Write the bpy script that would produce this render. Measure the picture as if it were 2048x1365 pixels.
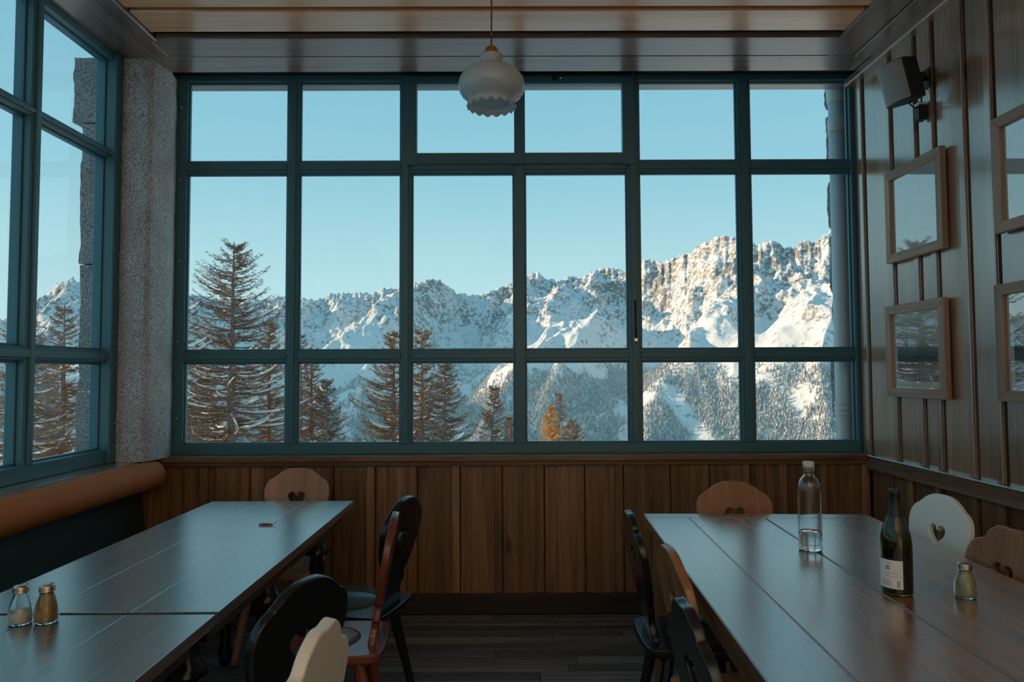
import bpy, bmesh, math, random
import numpy as np
from mathutils import Vector, Matrix, Euler
random.seed(7)
for o in list(bpy.data.objects): bpy.data.objects.remove(o)
S = bpy.context.scene
C = S.collection
R = math.radians

# ------------------------------------------------------------------ camera
cam_d = bpy.data.cameras.new('camera'); cam_d.sensor_width = 36; cam_d.lens = 1400/2048*36
cam_d.clip_start = .05; cam_d.clip_end = 12000
cam = bpy.data.objects.new('camera', cam_d); C.objects.link(cam)
cam.matrix_world = Matrix.Translation((0, 0, 1.42)) @ Matrix.Rotation(-math.atan(5/1400), 4, 'Z') @ Matrix.Rotation(math.pi/2+math.atan(63.5/1400), 4, 'X') @ Matrix.Rotation(R(-.25), 4, 'Z')
S.camera = cam
S.view_settings.view_transform = 'Standard'; S.view_settings.look = 'None'
S.view_settings.gamma = 1; S.view_settings.use_curve_mapping = False
S.view_settings.exposure = 0.35

# ------------------------------------------------------------------ sky
W = bpy.data.worlds.new('sky'); S.world = W; W.use_nodes = True
nt = W.node_tree; nt.nodes.clear()
tc = nt.nodes.new('ShaderNodeTexCoord'); sep = nt.nodes.new('ShaderNodeSeparateXYZ')
ramp = nt.nodes.new('ShaderNodeValToRGB'); bg = nt.nodes.new('ShaderNodeBackground'); out = nt.nodes.new('ShaderNodeOutputWorld')
nt.links.new(tc.outputs['Generated'], sep.inputs[0])
mr = nt.nodes.new('ShaderNodeMapRange'); mr.inputs[1].default_value = -1; mr.inputs[2].default_value = 1
nt.links.new(sep.outputs[2], mr.inputs[0]); nt.links.new(mr.outputs[0], ramp.inputs[0])
cr = ramp.color_ramp
sky_stops = [(0.0, (.25, .36, .45)), (.49, (.45, .66, .74)), (.5, (.58, .80, .82)), (.56, (.46, .73, .78)), (.63, (.30, .60, .71)), (.70, (.235, .53, .665)), (1.0, (.13, .40, .58))]
while len(cr.elements) < len(sky_stops): cr.elements.new(.5)
for e, (p, c) in zip(cr.elements, sky_stops): e.position = p; e.color = (*c, 1)
nt.links.new(ramp.outputs[0], bg.inputs[0]); bg.inputs[1].default_value = .82
nt.links.new(bg.outputs[0], out.inputs[0])

# ------------------------------------------------------------------ sun, low from the left
SUN_AZ, SUN_EL = R(-72), R(15)
sd = bpy.data.lights.new('sun', 'SUN'); sd.energy = 5.6; sd.angle = R(.6); sd.color = (1, .73, .45)
sun = bpy.data.objects.new('sun', sd); C.objects.link(sun)
sv = Vector((math.sin(SUN_AZ)*math.cos(SUN_EL), math.cos(SUN_AZ)*math.cos(SUN_EL), math.sin(SUN_EL)))
sun.rotation_euler = sv.to_track_quat('Z', 'Y').to_euler(); sun.location = (-30, 0, 30)

# ------------------------------------------------------------------ helpers
def tag(o, label, cat=None, group=None, kind=None):
    o['label'] = label
    if cat: o['category'] = cat
    if group: o['group'] = group
    if kind: o['kind'] = kind
    return o
def link(name, me, mat=None, parent=None, loc=(0, 0, 0), rot=None):
    o = bpy.data.objects.new(name, me); C.objects.link(o); o.location = loc
    if rot: o.rotation_euler = rot
    if mat and me is not None and not me.materials: me.materials.append(mat)
    if parent: o.parent = parent
    return o
def empty(name, loc=(0, 0, 0), rz=0, parent=None):
    o = bpy.data.objects.new(name, None); C.objects.link(o); o.location = loc; o.rotation_euler = (0, 0, rz)
    o.empty_display_size = .1
    if parent: o.parent = parent
    return o
def bm_mesh(name, bm, smooth=False):
    me = bpy.data.meshes.new(name); bm.to_mesh(me); bm.free()
    if smooth:
        me.polygons.foreach_set('use_smooth', [True]*len(me.polygons))
    return me
def py_mesh(name, v, f, smooth=False):
    me = bpy.data.meshes.new(name); me.from_pydata([tuple(p) for p in v], [], f); me.update()
    if smooth: me.polygons.foreach_set('use_smooth', [True]*len(me.polygons))
    return me
def box_mesh(name, sx, sy, sz, bev=.003, seg=1):
    bm = bmesh.new(); bmesh.ops.create_cube(bm, size=1)
    for v in bm.verts: v.co = Vector((v.co.x*sx, v.co.y*sy, v.co.z*sz))
    if bev > 0: bmesh.ops.bevel(bm, geom=bm.edges[:], offset=min(bev, .4*min(sx, sy, sz)), segments=seg, affect='EDGES')
    return bm_mesh(name, bm)
def box(name, x0, x1, y0, y1, z0, z1, mat, parent=None, bev=.003, seg=1):
    me = box_mesh(name, x1-x0, y1-y0, z1-z0, bev, seg)
    return link(name, me, mat, parent, ((x0+x1)/2, (y0+y1)/2, (z0+z1)/2))
def lathe_mesh(name, prof, n=32, smooth=True, cap0=True, cap1=True, closed=False):
    v = []; f = []
    for r, z in prof:
        for k in range(n):
            a = 2*math.pi*k/n; v.append((r*math.cos(a), r*math.sin(a), z))
    m = len(prof)
    for i in range(m if closed else m-1):
        j = (i+1) % m
        for k in range(n):
            l = (k+1) % n; f.append((i*n+k, i*n+l, j*n+l, j*n+k))
    if not closed:
        if cap0: f.append(tuple(range(n))[::-1])
        if cap1: f.append(tuple(range((m-1)*n, m*n)))
    me = py_mesh(name, v, f, smooth)
    return me
def tube_vf(pts, rad, n=6, v=None, f=None, cap=True):
    v = [] if v is None else v; f = [] if f is None else f
    b0 = len(v); P = [Vector(p) for p in pts]; m = len(P)
    if not hasattr(rad, '__len__'): rad = [rad]*m
    for i in range(m):
        t = (P[min(i+1, m-1)]-P[max(i-1, 0)]).normalized()
        a = t.cross(Vector((0, 0, 1)) if abs(t.z) < .95 else Vector((1, 0, 0))).normalized(); b = a.cross(t)
        for k in range(n):
            q = 2*math.pi*k/n; v.append(P[i]+(a*math.cos(q)+b*math.sin(q))*rad[i])
    for i in range(m-1):
        for k in range(n):
            l = (k+1) % n; f.append((b0+i*n+k, b0+i*n+l, b0+(i+1)*n+l, b0+(i+1)*n+k))
    if cap:
        f.append(tuple(b0+k for k in range(n))[::-1]); f.append(tuple(b0+(m-1)*n+k for k in range(n)))
    return v, f
def tube(name, pts, rad, mat, parent=None, n=8, smooth=True):
    v, f = tube_vf(pts, rad, n); return link(name, py_mesh(name, v, f, smooth), mat, parent)
def slab_mesh(name, loops, thick, bev=.003, res=2):
    """flat outline (first loop outer, others holes) in XY, thickness along Z"""
    cu = bpy.data.curves.new(name, 'CURVE'); cu.dimensions = '2D'; cu.fill_mode = 'BOTH'
    cu.extrude = thick/2-bev; cu.bevel_depth = bev; cu.bevel_resolution = res; cu.offset = -bev
    for lp in loops:
        sp = cu.splines.new('POLY'); sp.points.add(len(lp)-1); sp.use_cyclic_u = True
        for p, c in zip(sp.points, lp): p.co = (c[0], c[1], 0, 1)
    o = bpy.data.objects.new(name, cu); C.objects.link(o)
    bpy.context.view_layer.update()
    me = bpy.data.meshes.new_from_object(o.evaluated_get(bpy.context.evaluated_depsgraph_get()))
    bpy.data.objects.remove(o); bpy.data.curves.remove(cu); me.name = name
    return me
def shade_auto(me, ang=35):
    me.polygons.foreach_set('use_smooth', [True]*len(me.polygons)); me.set_sharp_from_angle(angle=R(ang)); return me
def smooth_loop(pts, n=8):
    """closed Catmull-Rom through pts"""
    out = []; m = len(pts)
    for i in range(m):
        p0, p1, p2, p3 = (np.array(pts[(i+k-1) % m], float) for k in range(4))
        for k in range(n):
            t = k/n
            out.append(tuple(.5*((2*p1)+(p2-p0)*t+(2*p0-5*p1+4*p2-p3)*t*t+(3*p1-p0-3*p2+p3)*t**3)))
    return out

# ------------------------------------------------------------------ materials
def new_mat(name):
    m = bpy.data.materials.new(name); m.use_nodes = True
    b = m.node_tree.nodes['Principled BSDF']; return m, m.node_tree, b
def nd(t, k, **kw):
    n = t.nodes.new(k)
    for a, v in kw.items():
        if a in n.inputs: n.inputs[a].default_value = v
        else: setattr(n, a, v)
    return n
def plain(name, col, rough=.5, metal=0, spec=.5, bump=0, bscale=60, vary=0, coat=0):
    m, t, b = new_mat(name)
    b.inputs['Base Color'].default_value = (*col, 1); b.inputs['Roughness'].default_value = rough
    b.inputs['Metallic'].default_value = metal; b.inputs['Specular IOR Level'].default_value = spec
    b.inputs['Coat Weight'].default_value = coat
    tcn = nd(t, 'ShaderNodeTexCoord'); nz = nd(t, 'ShaderNodeTexNoise', Scale=bscale, Detail=4.)
    t.links.new(tcn.outputs['Object'], nz.inputs['Vector'])
    if vary:
        mx = nd(t, 'ShaderNodeMixRGB', blend_type='MULTIPLY'); mx.inputs[0].default_value = 1
        rp = nd(t, 'ShaderNodeMapRange'); rp.inputs[3].default_value = 1-vary; rp.inputs[4].default_value = 1+vary
        t.links.new(nz.outputs[0], rp.inputs[0]); mx.inputs[1].default_value = (*col, 1)
        t.links.new(rp.outputs[0], mx.inputs[2]); t.links.new(mx.outputs[0], b.inputs['Base Color'])
    if bump:
        bp = nd(t, 'ShaderNodeBump', Strength=bump, Distance=.01); t.links.new(nz.outputs[0], bp.inputs['Height']); t.links.new(bp.outputs[0], b.inputs['Normal'])
    return m
def wood(name, dark, light, rough=.35, axis='X', grain=1., knots=.6, vary=.25, bump=.12, rvar=.12, coat=0., spec=.5, wear=0., crough=.16, cior=1.65):
    m, t, b = new_mat(name)
    tcn = nd(t, 'ShaderNodeTexCoord'); oi = nd(t, 'ShaderNodeObjectInfo')
    mul = nd(t, 'ShaderNodeMath', operation='MULTIPLY'); mul.inputs[1].default_value = 43
    t.links.new(oi.outputs['Random'], mul.inputs[0])
    add = nd(t, 'ShaderNodeVectorMath', operation='ADD'); t.links.new(tcn.outputs['Object'], add.inputs[0]); t.links.new(mul.outputs[0], add.inputs[1])
    sc = {'X': (1.2, 26, 26), 'Y': (26, 1.2, 26), 'Z': (26, 26, 1.2)}[axis]
    mp = nd(t, 'ShaderNodeMapping'); mp.inputs['Scale'].default_value = tuple(s*grain for s in sc); t.links.new(add.outputs[0], mp.inputs[0])
    nz = nd(t, 'ShaderNodeTexNoise', Scale=1., Detail=7., Roughness=.62, Distortion=.9); t.links.new(mp.outputs[0], nz.inputs['Vector'])
    rp = nd(t, 'ShaderNodeValToRGB'); rp.color_ramp.elements[0].position = .32; rp.color_ramp.elements[1].position = .68
    rp.color_ramp.elements[0].color = (*dark, 1); rp.color_ramp.elements[1].color = (*light, 1); t.links.new(nz.outputs[0], rp.inputs[0])
    # broad tone
    nz2 = nd(t, 'ShaderNodeTexNoise', Scale=.11, Detail=2.); t.links.new(mp.outputs[0], nz2.inputs['Vector'])
    r2 = nd(t, 'ShaderNodeMapRange'); r2.inputs[1].default_value = .3; r2.inputs[2].default_value = .7; r2.inputs[3].default_value = .72; r2.inputs[4].default_value = 1.22; t.links.new(nz2.outputs[0], r2.inputs[0])
    rv = nd(t, 'ShaderNodeMapRange'); rv.inputs[3].default_value = 1-vary; rv.inputs[4].default_value = 1+vary; t.links.new(oi.outputs['Random'], rv.inputs[0])
    mm = nd(t, 'ShaderNodeMath', operation='MULTIPLY'); t.links.new(r2.outputs[0], mm.inputs[0]); t.links.new(rv.outputs[0], mm.inputs[1])
    mx = nd(t, 'ShaderNodeMixRGB', blend_type='MULTIPLY'); mx.inputs[0].default_value = 1; t.links.new(rp.outputs[0], mx.inputs[1]); t.links.new(mm.outputs[0], mx.inputs[2])
    col = mx.outputs[0]
    if knots:
        ks = {'X': (2.2, 6.5, 6.5), 'Y': (6.5, 2.2, 6.5), 'Z': (6.5, 6.5, 2.2)}[axis]
        mk = nd(t, 'ShaderNodeMapping'); mk.inputs['Scale'].default_value = ks; t.links.new(add.outputs[0], mk.inputs[0])
        vo = nd(t, 'ShaderNodeTexVoronoi', Scale=.8); t.links.new(mk.outputs[0], vo.inputs['Vector'])
        kr = nd(t, 'ShaderNodeMapRange'); kr.inputs[1].default_value = .05; kr.inputs[2].default_value = .13; kr.inputs[3].default_value = knots; kr.inputs[4].default_value = 0; t.links.new(vo.outputs['Distance'], kr.inputs[0])
        mxk = nd(t, 'ShaderNodeMixRGB'); t.links.new(kr.outputs[0], mxk.inputs[0]); t.links.new(col, mxk.inputs[1]); mxk.inputs[2].default_value = tuple(c*.3 for c in dark)+(1,)
        col = mxk.outputs[0]
    if wear:   # fine scratches along the grain and small dark nicks
        mw = nd(t, 'ShaderNodeMapping'); mw.inputs['Scale'].default_value = tuple(s*3 for s in sc); t.links.new(add.outputs[0], mw.inputs[0])
        nw = nd(t, 'ShaderNodeTexNoise', Scale=1., Detail=3.); t.links.new(mw.outputs[0], nw.inputs['Vector'])
        wr = nd(t, 'ShaderNodeMapRange'); wr.inputs[1].default_value = .62; wr.inputs[2].default_value = .72; wr.inputs[4].default_value = wear; t.links.new(nw.outputs[0], wr.inputs[0])
        mxw = nd(t, 'ShaderNodeMixRGB'); t.links.new(wr.outputs[0], mxw.inputs[0]); t.links.new(col, mxw.inputs[1]); mxw.inputs[2].default_value = tuple(c*.35 for c in dark)+(1,)
        col = mxw.outputs[0]
    t.links.new(col, b.inputs['Base Color'])
    rr = nd(t, 'ShaderNodeMapRange'); rr.inputs[3].default_value = max(.03, rough-rvar); rr.inputs[4].default_value = rough+rvar; t.links.new(nz.outputs[0], rr.inputs[0]); t.links.new(rr.outputs[0], b.inputs['Roughness'])
    bp = nd(t, 'ShaderNodeBump', Strength=bump, Distance=.004); t.links.new(nz.outputs[0], bp.inputs['Height']); t.links.new(bp.outputs[0], b.inputs['Normal'])
    b.inputs['Coat Weight'].default_value = coat; b.inputs['Coat Roughness'].default_value = crough; b.inputs['Coat IOR'].default_value = cior; b.inputs['Specular IOR Level'].default_value = spec
    return m
def glass_mat(name, col=(1, 1, 1), ior=1.45, rough=0.):
    m, t, b = new_mat(name)
    b.inputs['Base Color'].default_value = (*col, 1); b.inputs['Transmission Weight'].default_value = 1; b.inputs['IOR'].default_value = ior; b.inputs['Roughness'].default_value = rough
    return m
def pane_mat(name, tint=(.97, .99, .99), refl=1.0, f0=.05):
    m = bpy.data.materials.new(name); m.use_nodes = True; t = m.node_tree; t.nodes.clear()
    o = nd(t, 'ShaderNodeOutputMaterial'); tr = nd(t, 'ShaderNodeBsdfTransparent'); tr.inputs[0].default_value = (*tint, 1)
    gl = nd(t, 'ShaderNodeBsdfGlossy'); gl.inputs['Roughness'].default_value = .0; gl.inputs[0].default_value = (refl, refl, refl, 1)
    lw_ = nd(t, 'ShaderNodeLayerWeight', Blend=.5); mx = nd(t, 'ShaderNodeMixShader')     # Schlick reflectance, the same from both sides of the sheet
    pw = nd(t, 'ShaderNodeMath', operation='POWER'); pw.inputs[1].default_value = 5; t.links.new(lw_.outputs['Facing'], pw.inputs[0])
    fr = nd(t, 'ShaderNodeMapRange'); fr.inputs[3].default_value = f0; fr.inputs[4].default_value = 1.; t.links.new(pw.outputs[0], fr.inputs[0])
    t.links.new(fr.outputs[0], mx.inputs[0]); t.links.new(tr.outputs[0], mx.inputs[1]); t.links.new(gl.outputs[0], mx.inputs[2]); t.links.new(mx.outputs[0], o.inputs[0])
    return m
def granite(name, a, b_, scale=160):
    m, t, b = new_mat(name)
    tcn = nd(t, 'ShaderNodeTexCoord'); oi = nd(t, 'ShaderNodeObjectInfo')
    add = nd(t, 'ShaderNodeVectorMath', operation='ADD'); t.links.new(tcn.outputs['Object'], add.inputs[0]); t.links.new(oi.outputs['Random'], add.inputs[1])
    vo = nd(t, 'ShaderNodeTexNoise', Scale=scale, Detail=2., Roughness=.7); t.links.new(add.outputs[0], vo.inputs['Vector'])
    rp = nd(t, 'ShaderNodeValToRGB'); rp.color_ramp.elements[0].position = .38; rp.color_ramp.elements[1].position = .62
    rp.color_ramp.elements[0].color = (*a, 1); rp.color_ramp.elements[1].color = (*b_, 1); t.links.new(vo.outputs[0], rp.inputs[0])
    n2 = nd(t, 'ShaderNodeTexNoise', Scale=5., Detail=3.); t.links.new(add.outputs[0], n2.inputs['Vector'])
    r2 = nd(t, 'ShaderNodeMapRange'); r2.inputs[3].default_value = .65; r2.inputs[4].default_value = 1.3; t.links.new(n2.outputs[0], r2.inputs[0])
    mx = nd(t, 'ShaderNodeMixRGB', blend_type='MULTIPLY'); mx.inputs[0].default_value = 1; t.links.new(rp.outputs[0], mx.inputs[1]); t.links.new(r2.outputs[0], mx.inputs[2]); t.links.new(mx.outputs[0], b.inputs['Base Color'])
    b.inputs['Roughness'].default_value = .75
    bp = nd(t, 'ShaderNodeBump', Strength=.35, Distance=.004); t.links.new(vo.outputs[0], bp.inputs['Height']); t.links.new(bp.outputs[0], b.inputs['Normal'])
    return m

M = {}
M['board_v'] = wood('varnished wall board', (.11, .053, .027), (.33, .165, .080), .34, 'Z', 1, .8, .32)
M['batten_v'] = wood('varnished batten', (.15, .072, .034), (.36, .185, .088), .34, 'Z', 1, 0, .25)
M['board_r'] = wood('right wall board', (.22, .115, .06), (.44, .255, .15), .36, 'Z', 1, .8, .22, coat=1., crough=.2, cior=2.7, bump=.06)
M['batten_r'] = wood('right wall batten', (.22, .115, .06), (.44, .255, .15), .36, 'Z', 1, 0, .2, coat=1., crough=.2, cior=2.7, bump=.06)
M['rail_x'] = wood('rail along x', (.10, .05, .025), (.26, .13, .065), .3, 'X', 1, .4, .15)
M['rail_y'] = wood('rail along y', (.15, .085, .055), (.34, .20, .13), .3, 'Y', 1, .4, .15, coat=1., crough=.2, cior=2.)
M['base'] = wood('dark baseboard', (.015, .010, .008), (.04, .026, .02), .5, 'X', 1, 0, .1)
M['ceil'] = wood('pine ceiling plank', (.72, .30, .11), (.95, .49, .22), .4, 'X', .8, .9, .12, coat=1., crough=.2, cior=2.2)
M['ceil_dark'] = wood('stained ceiling border', (.10, .062, .050), (.22, .15, .125), .34, 'X', 1, .4, .15, coat=1., crough=.2)
M['ceil_dark_y'] = wood('stained ceiling border y', (.10, .06, .045), (.22, .14, .11), .34, 'Y', 1, .4, .15, coat=1., crough=.2)
M['gap'] = plain('dark joint', (.012, .008, .006), .8)
M['floor'] = wood('worn floor plank', (.07, .062, .056), (.20, .18, .165), .55, 'X', 1, .15, .34, .25)
M['table_l'] = wood('dark table top', (.055, .030, .022), (.135, .078, .056), .27, 'Y', .8, .15, .08, .05, wear=.5, coat=1., crough=.30, cior=4.6, spec=.8)
M['table_edge'] = wood('dark table apron', (.03, .018, .014), (.07, .042, .03), .35, 'Y', 1, 0, .1)
M['table_r'] = wood('brown table top', (.20, .066, .020), (.42, .155, .052), .27, 'Y', .7, .35, .10, .05, wear=.45, coat=1., crough=.24, cior=2.8, spec=.8)
M['table_rx'] = wood('brown table breadboard', (.20, .066, .020), (.42, .155, .052), .27, 'X', .7, .2, .10, .05, wear=.45, coat=1., crough=.24, cior=2.8, spec=.8)
M['table_leg'] = wood('brown table leg', (.17, .075, .03), (.36, .17, .07), .35, 'Z', 1, 0, .1)
M['frame'] = plain('teal grey painted steel', (.052, .160, .200), .38, bump=.04, bscale=35)
M['pane'] = pane_mat('coated window pane', f0=.012)
M['pane_l'] = pane_mat('left window pane', f0=.05)
M['picglass'] = pane_mat('picture glass', (.97, .98, .98), f0=.3)
M['granite'] = granite('granite', (.17, .18, .195), (.68, .71, .75), 150)
M['granite_out'] = granite('outdoor granite', (.12, .115, .11), (.46, .44, .42), 110)
M['stone'] = granite('rough wall stone', (.10, .09, .08), (.30, .28, .26), 60)
M['bounce_plaster'] = plain('white plaster', (.80, .77, .72), .8)  # white finish put on unseen rear surfaces to bounce light into the room
M['zinc'] = plain('weathered zinc', (.58, .60, .60), .42, metal=.1, vary=.1, bscale=8)
M['steel'] = plain('bright steel', (.7, .7, .7), .25, metal=1)
M['blackmetal'] = plain('black metal', (.012, .012, .013), .4)
M['bolster'] = plain('orange velvet', (.46, .135, .030), .75, vary=.12, bscale=25, bump=.15)
M['bench'] = plain('dark teal upholstery', (.028, .048, .050), .62, vary=.15, bscale=14)
M['bench_wood'] = wood('bench wood', (.05, .028, .018), (.12, .065, .04), .4, 'Y', 1, 0, .1)
M['opal'] = plain('opal glass', (.64, .73, .77), .10, spec=.8)
_t = M['opal'].node_tree; _o = _t.nodes['Material Output']; _tr = nd(_t, 'ShaderNodeBsdfTranslucent'); _tr.inputs[0].default_value = (.8, .83, .84, 1)
_mx = nd(_t, 'ShaderNodeMixShader'); _mx.inputs[0].default_value = .45; _t.links.new(_t.nodes['Principled BSDF'].outputs[0], _mx.inputs[1]); _t.links.new(_tr.outputs[0], _mx.inputs[2]); _t.links.new(_mx.outputs[0], _o.inputs[0])
M['capwood'] = wood('turned lamp cap', (.32, .10, .02), (.5, .17, .035), .4, 'Z', 1, 0, 0)
M['cord'] = plain('brown cord', (.22, .07, .035), .6)
M['spk'] = plain('black speaker plastic', (.02, .02, .021), .5)
M['grille'] = plain('grey speaker grille', (.34, .35, .35), .55, bump=.2, bscale=900)
M['white'] = plain('white sticker', (.8, .8, .78), .5)
M['picframe'] = wood('oak picture frame', (.30, .17, .105), (.50, .31, .21), .45, 'Y', 1.4, 0, .06)
M['picframe_z'] = wood('oak picture frame upright', (.30, .17, .105), (.50, .31, .21), .45, 'Z', 1.4, 0, .06)
M['paper'] = plain('passe-partout paper', (.78, .77, .72), .7)
def chairwood(name, d, l, rough=.3, vary=.0): return wood(name, d, l, rough, 'Y', .8, 0, vary, .05)
M['c_brown'] = chairwood('brown lacquered chair', (.27, .105, .042), (.38, .16, .07), .26)
M['c_red'] = chairwood('red lacquered chair', (.15, .040, .024), (.23, .068, .038), .22)
M['c_pink'] = chairwood('reddish beech chair', (.42, .20, .115), (.55, .28, .165), .28)
M['c_black'] = plain('black painted chair', (.010, .012, .013), .22, bump=.03, bscale=30)
M['c_white'] = plain('cream painted chair', (.74, .69, .60), .4, bump=.04, bscale=40)
M['c_ivory'] = plain('ivory painted chair', (.88, .87, .80), .38, bump=.04, bscale=40)
M['glass'] = glass_mat('clear glass', (.97, 1, .99), 1.46)
M['glass_aqua'] = glass_mat('aqua glass', (.86, .97, .95), 1.46)
M['frosted'] = plain('frosted stopper', (.62, .64, .64), .35)
M['water'] = glass_mat('water', (1, 1, 1), 1.33)
M['wineglass'] = glass_mat('olive bottle glass', (.22, .18, .028), 1.5)
M['wine'] = plain('red wine', (.012, .004, .003), .1)
M['foil'] = plain('black foil', (.010, .009, .009), .45)
M['label'] = plain('label paper', (.78, .76, .74), .6)
M['ink'] = plain('label ink', (.05, .05, .055), .6)
M['tin'] = plain('tin lid', (.58, .44, .34), .3, metal=1)
M['salt'] = plain('salt', (.80, .66, .54), .9, bump=.4, bscale=500)
M['spice'] = plain('brown spice', (.50, .22, .05), .9, bump=.5, bscale=500, vary=.25)
M['pepper'] = plain('beige seasoning', (.60, .43, .20), .9, bump=.5, bscale=500, vary=.3)
M['chili'] = plain('dried red chili', (.30, .025, .02), .4)
M['stalk'] = plain('dry stalk', (.10, .07, .03), .7)
#MARK_STRUCT

# ================================================================== THE ROOM
XL, XR, YB, ZC = -2.24, 2.15, 4.20, 3.24        # left wall face, right wall face, panelling under the window, ceiling
def struct(o, label):      # the setting keeps its origin at the room's origin so that its pieces use room coordinates
    o.data.transform(Matrix.Translation(o.location)); o.location = (0, 0, 0)
    return tag(o, label, None, None, 'structure')

# ---- floor
floor = struct(box('floor', -2.7, 2.4, -5.4, 4.45, -.15, -.013, M['gap'], None, 0), 'worn grey-brown plank floor of the dining room')
y = 4.19
while y > 1.75:
    wy = .088; x = -2.3 + random.uniform(-.9, 0)
    while x < 2.15:
        L = random.uniform(.75, 1.7); x0, x1 = max(x, -2.24), min(x+L, 2.15)
        if x1-x0 > .05:
            p = box('plank', x0+.0012, x1-.0012, y-wy+.004, y-.004, -.022, random.uniform(-.002, .0008), M['floor'], floor, .002)
        x += L
    y -= wy

box('plank_field', -2.24, 2.15, -5.2, y, -.022, 0, M['floor'], floor, 0)

# ---- back wall below the window
wb = struct(box('wall_back', -2.5, 2.4, 4.222, 4.46, -.1, .905, M['gap'], None, 0), 'brown board-and-batten panelling below the wide back window')
edges = [-2.235, -2.0, -1.80, -1.555]
x = -1.3
edges = [-2.235, -2.02, -1.79, -1.545, -1.30, -1.05, -.80, -.55, -.295, -.045, .205, .445, .675, .955, 1.19, 1.43, 1.655, 1.90, 2.148]
for i in range(len(edges)-1):
    x0, x1 = edges[i], edges[i+1]
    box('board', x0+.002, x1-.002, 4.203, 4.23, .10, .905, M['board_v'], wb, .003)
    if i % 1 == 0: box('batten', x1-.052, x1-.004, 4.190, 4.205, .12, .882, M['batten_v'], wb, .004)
box('top_rail', -2.235, 2.148, 4.178, 4.206, .868, .898, M['rail_x'], wb, .004)
bb = struct(box('baseboard_back', -2.235, 2.148, 4.172, 4.21, 0.002, .118, M['base'], None, .006), 'dark painted baseboard along the back wall')
# ---- window sill (back)
sill = struct(box('trim_1', -2.06, 2.148, 4.150, 4.40, .900, .928, M['rail_x'], None, .006, 2), 'varnished wooden sill under the wide back window')

# ---- back window
win = struct(box('window_1', -2.14, 2.149, 4.297, 4.362, 3.245, 3.36, M['frame'], None, .004), 'wide teal-grey steel window of eighteen panes facing the mountains')
YF0, YF1 = 4.300, 4.350
cols = [(-1.999, -1.377), (-1.303, -.672), (-.604, .031), (.099, .735), (.812, 1.427), (1.508, 2.126)]
rows = [(2.740, 3.240), (1.562, 2.663), (.990, 1.488)]
box('frame_rail', -2.14, 2.149, YF0-.006, YF1+.01, .926, .990, M['frame'], win, .005)
box('frame_stile', -2.14, -1.999, YF0-.004, YF1+.01, .98, 3.25, M['frame'], win, .005)
box('frame_stile', 2.126, 2.149, YF0-.012, YF1+.01, .98, 3.25, M['frame'], win, .004)
for i in range(5):
    x0, x1 = cols[i][1], cols[i+1][0]
    if i == 2: box('mullion', x0, x1, YF0, YF1, .98, 2.75, M['frame'], win, .006); box('mullion', x0+.003, x1+.003, YF0-.012, YF1, 2.78, 3.225, M['frame'], win, .006)
    else: box('mullion', x0, x1, YF0, YF1, .98, 3.25, M['frame'], win, .006)
    if i != 2: box('mullion_fillet', x0+.018, x1-.018, YF0-.010, YF0+.004, .99, 3.24, M['frame'], win, .003)
for j, (z0, z1) in enumerate([(2.663, 2.740), (1.488, 1.562)]):
    for i in range(6):
        box('transom', cols[i][0]-.008, cols[i][1]+.008, YF0+.004, YF1-.004, z0, z1, M['frame'], win, .006)
        box('transom_fillet', cols[i][0]-.002, cols[i][1]+.002, YF0-.005, YF0+.008, z0+.02, z1-.02, M['frame'], win, .003)
# opening sash over the two middle top panes
sx0, sx1, sz0, sz1 = -.571, .708, 2.785, 3.219
for n, a in (('sash_rail', (sx0-.01, sx1+.01, sz1, 3.272)), ('sash_rail', (sx0-.01, sx1+.01, 2.712, sz0)), ('sash_stile', (-.634, sx0, 2.705, 3.275)), ('sash_stile', (sx1, .784, 2.705, 3.275))):
    d = .002 if n == 'sash_rail' else 0
    box(n, a[0], a[1], YF0-.022+d, YF1-.012-d, a[2], a[3], M['frame'], win, .006)
def pane(x0, x1, y, z0, z1, parent, axis='y'):
    if axis == 'y': v = [(x0, y, z0), (x1, y, z0), (x1, y, z1), (x0, y, z1)]
    else: v = [(y, x0, z0), (y, x1, z0), (y, x1, z1), (y, x0, z1)]
    return link('pane', py_mesh('pane', v, [(0, 1, 2, 3)]), M['pane' if axis == 'y' else 'pane_l'], parent)
for j, (z0, z1) in enumerate(rows):
    for i, (x0, x1) in enumerate(cols):
        if j == 0 and i == 2: pane(sx0-.01, .05, 4.322, sz0-.01, sz1+.01, win); continue
        if j == 0 and i == 3: pane(.09, sx1+.01, 4.322, sz0-.01, sz1+.01, win); continue
        pane(x0-.008, x1+.008, 4.326, z0-.008, z1+.008, win)
        # thin glazing bead round each pane
        for a in ((x0-.001, x0+.009, z0, z1), (x1-.009, x1+.001, z0, z1), (x0, x1, z0-.001, z0+.009), (x0, x1, z1-.009, z1+.001)):
            box('glazing_bead', a[0], a[1], 4.318, 4.340, a[2], a[3], M['frame'], win, .002)
# sash latch and espagnolette
lt = box('latch', .272, .302, 4.262, 4.280, 3.232, 3.262, M['blackmetal'], win, .004); 
lathe = lathe_mesh('latch_knob', [(.001, -.012), (.007, -.010), (.007, .006), (.001, .010)], 12)
link('latch_knob', lathe, M['steel'], win, (.325, 4.268, 3.25), (R(90), 0, 0))
tube('window_rod', [(.775, 4.283, 1.60), (.775, 4.283, 1.86)], .006, M['blackmetal'], win, 8)
box('rod_catch', .764, .786, 4.272, 4.30, 1.606, 1.63, M['steel'], win, .003)
screw = lathe_mesh('screw', [(.0005, .004), (.006, .003), (.007, 0)], 10)
for z in (1.15, 1.62, 2.12, 2.62, 3.08):
    link('screw', screw, M['steel'], win, (-2.034, YF0-.007, z), (R(90), 0, 0))
link('screw', screw, M['steel'], win, (.775, YF0-.007, 3.285), (R(90), 0, 0))

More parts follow.
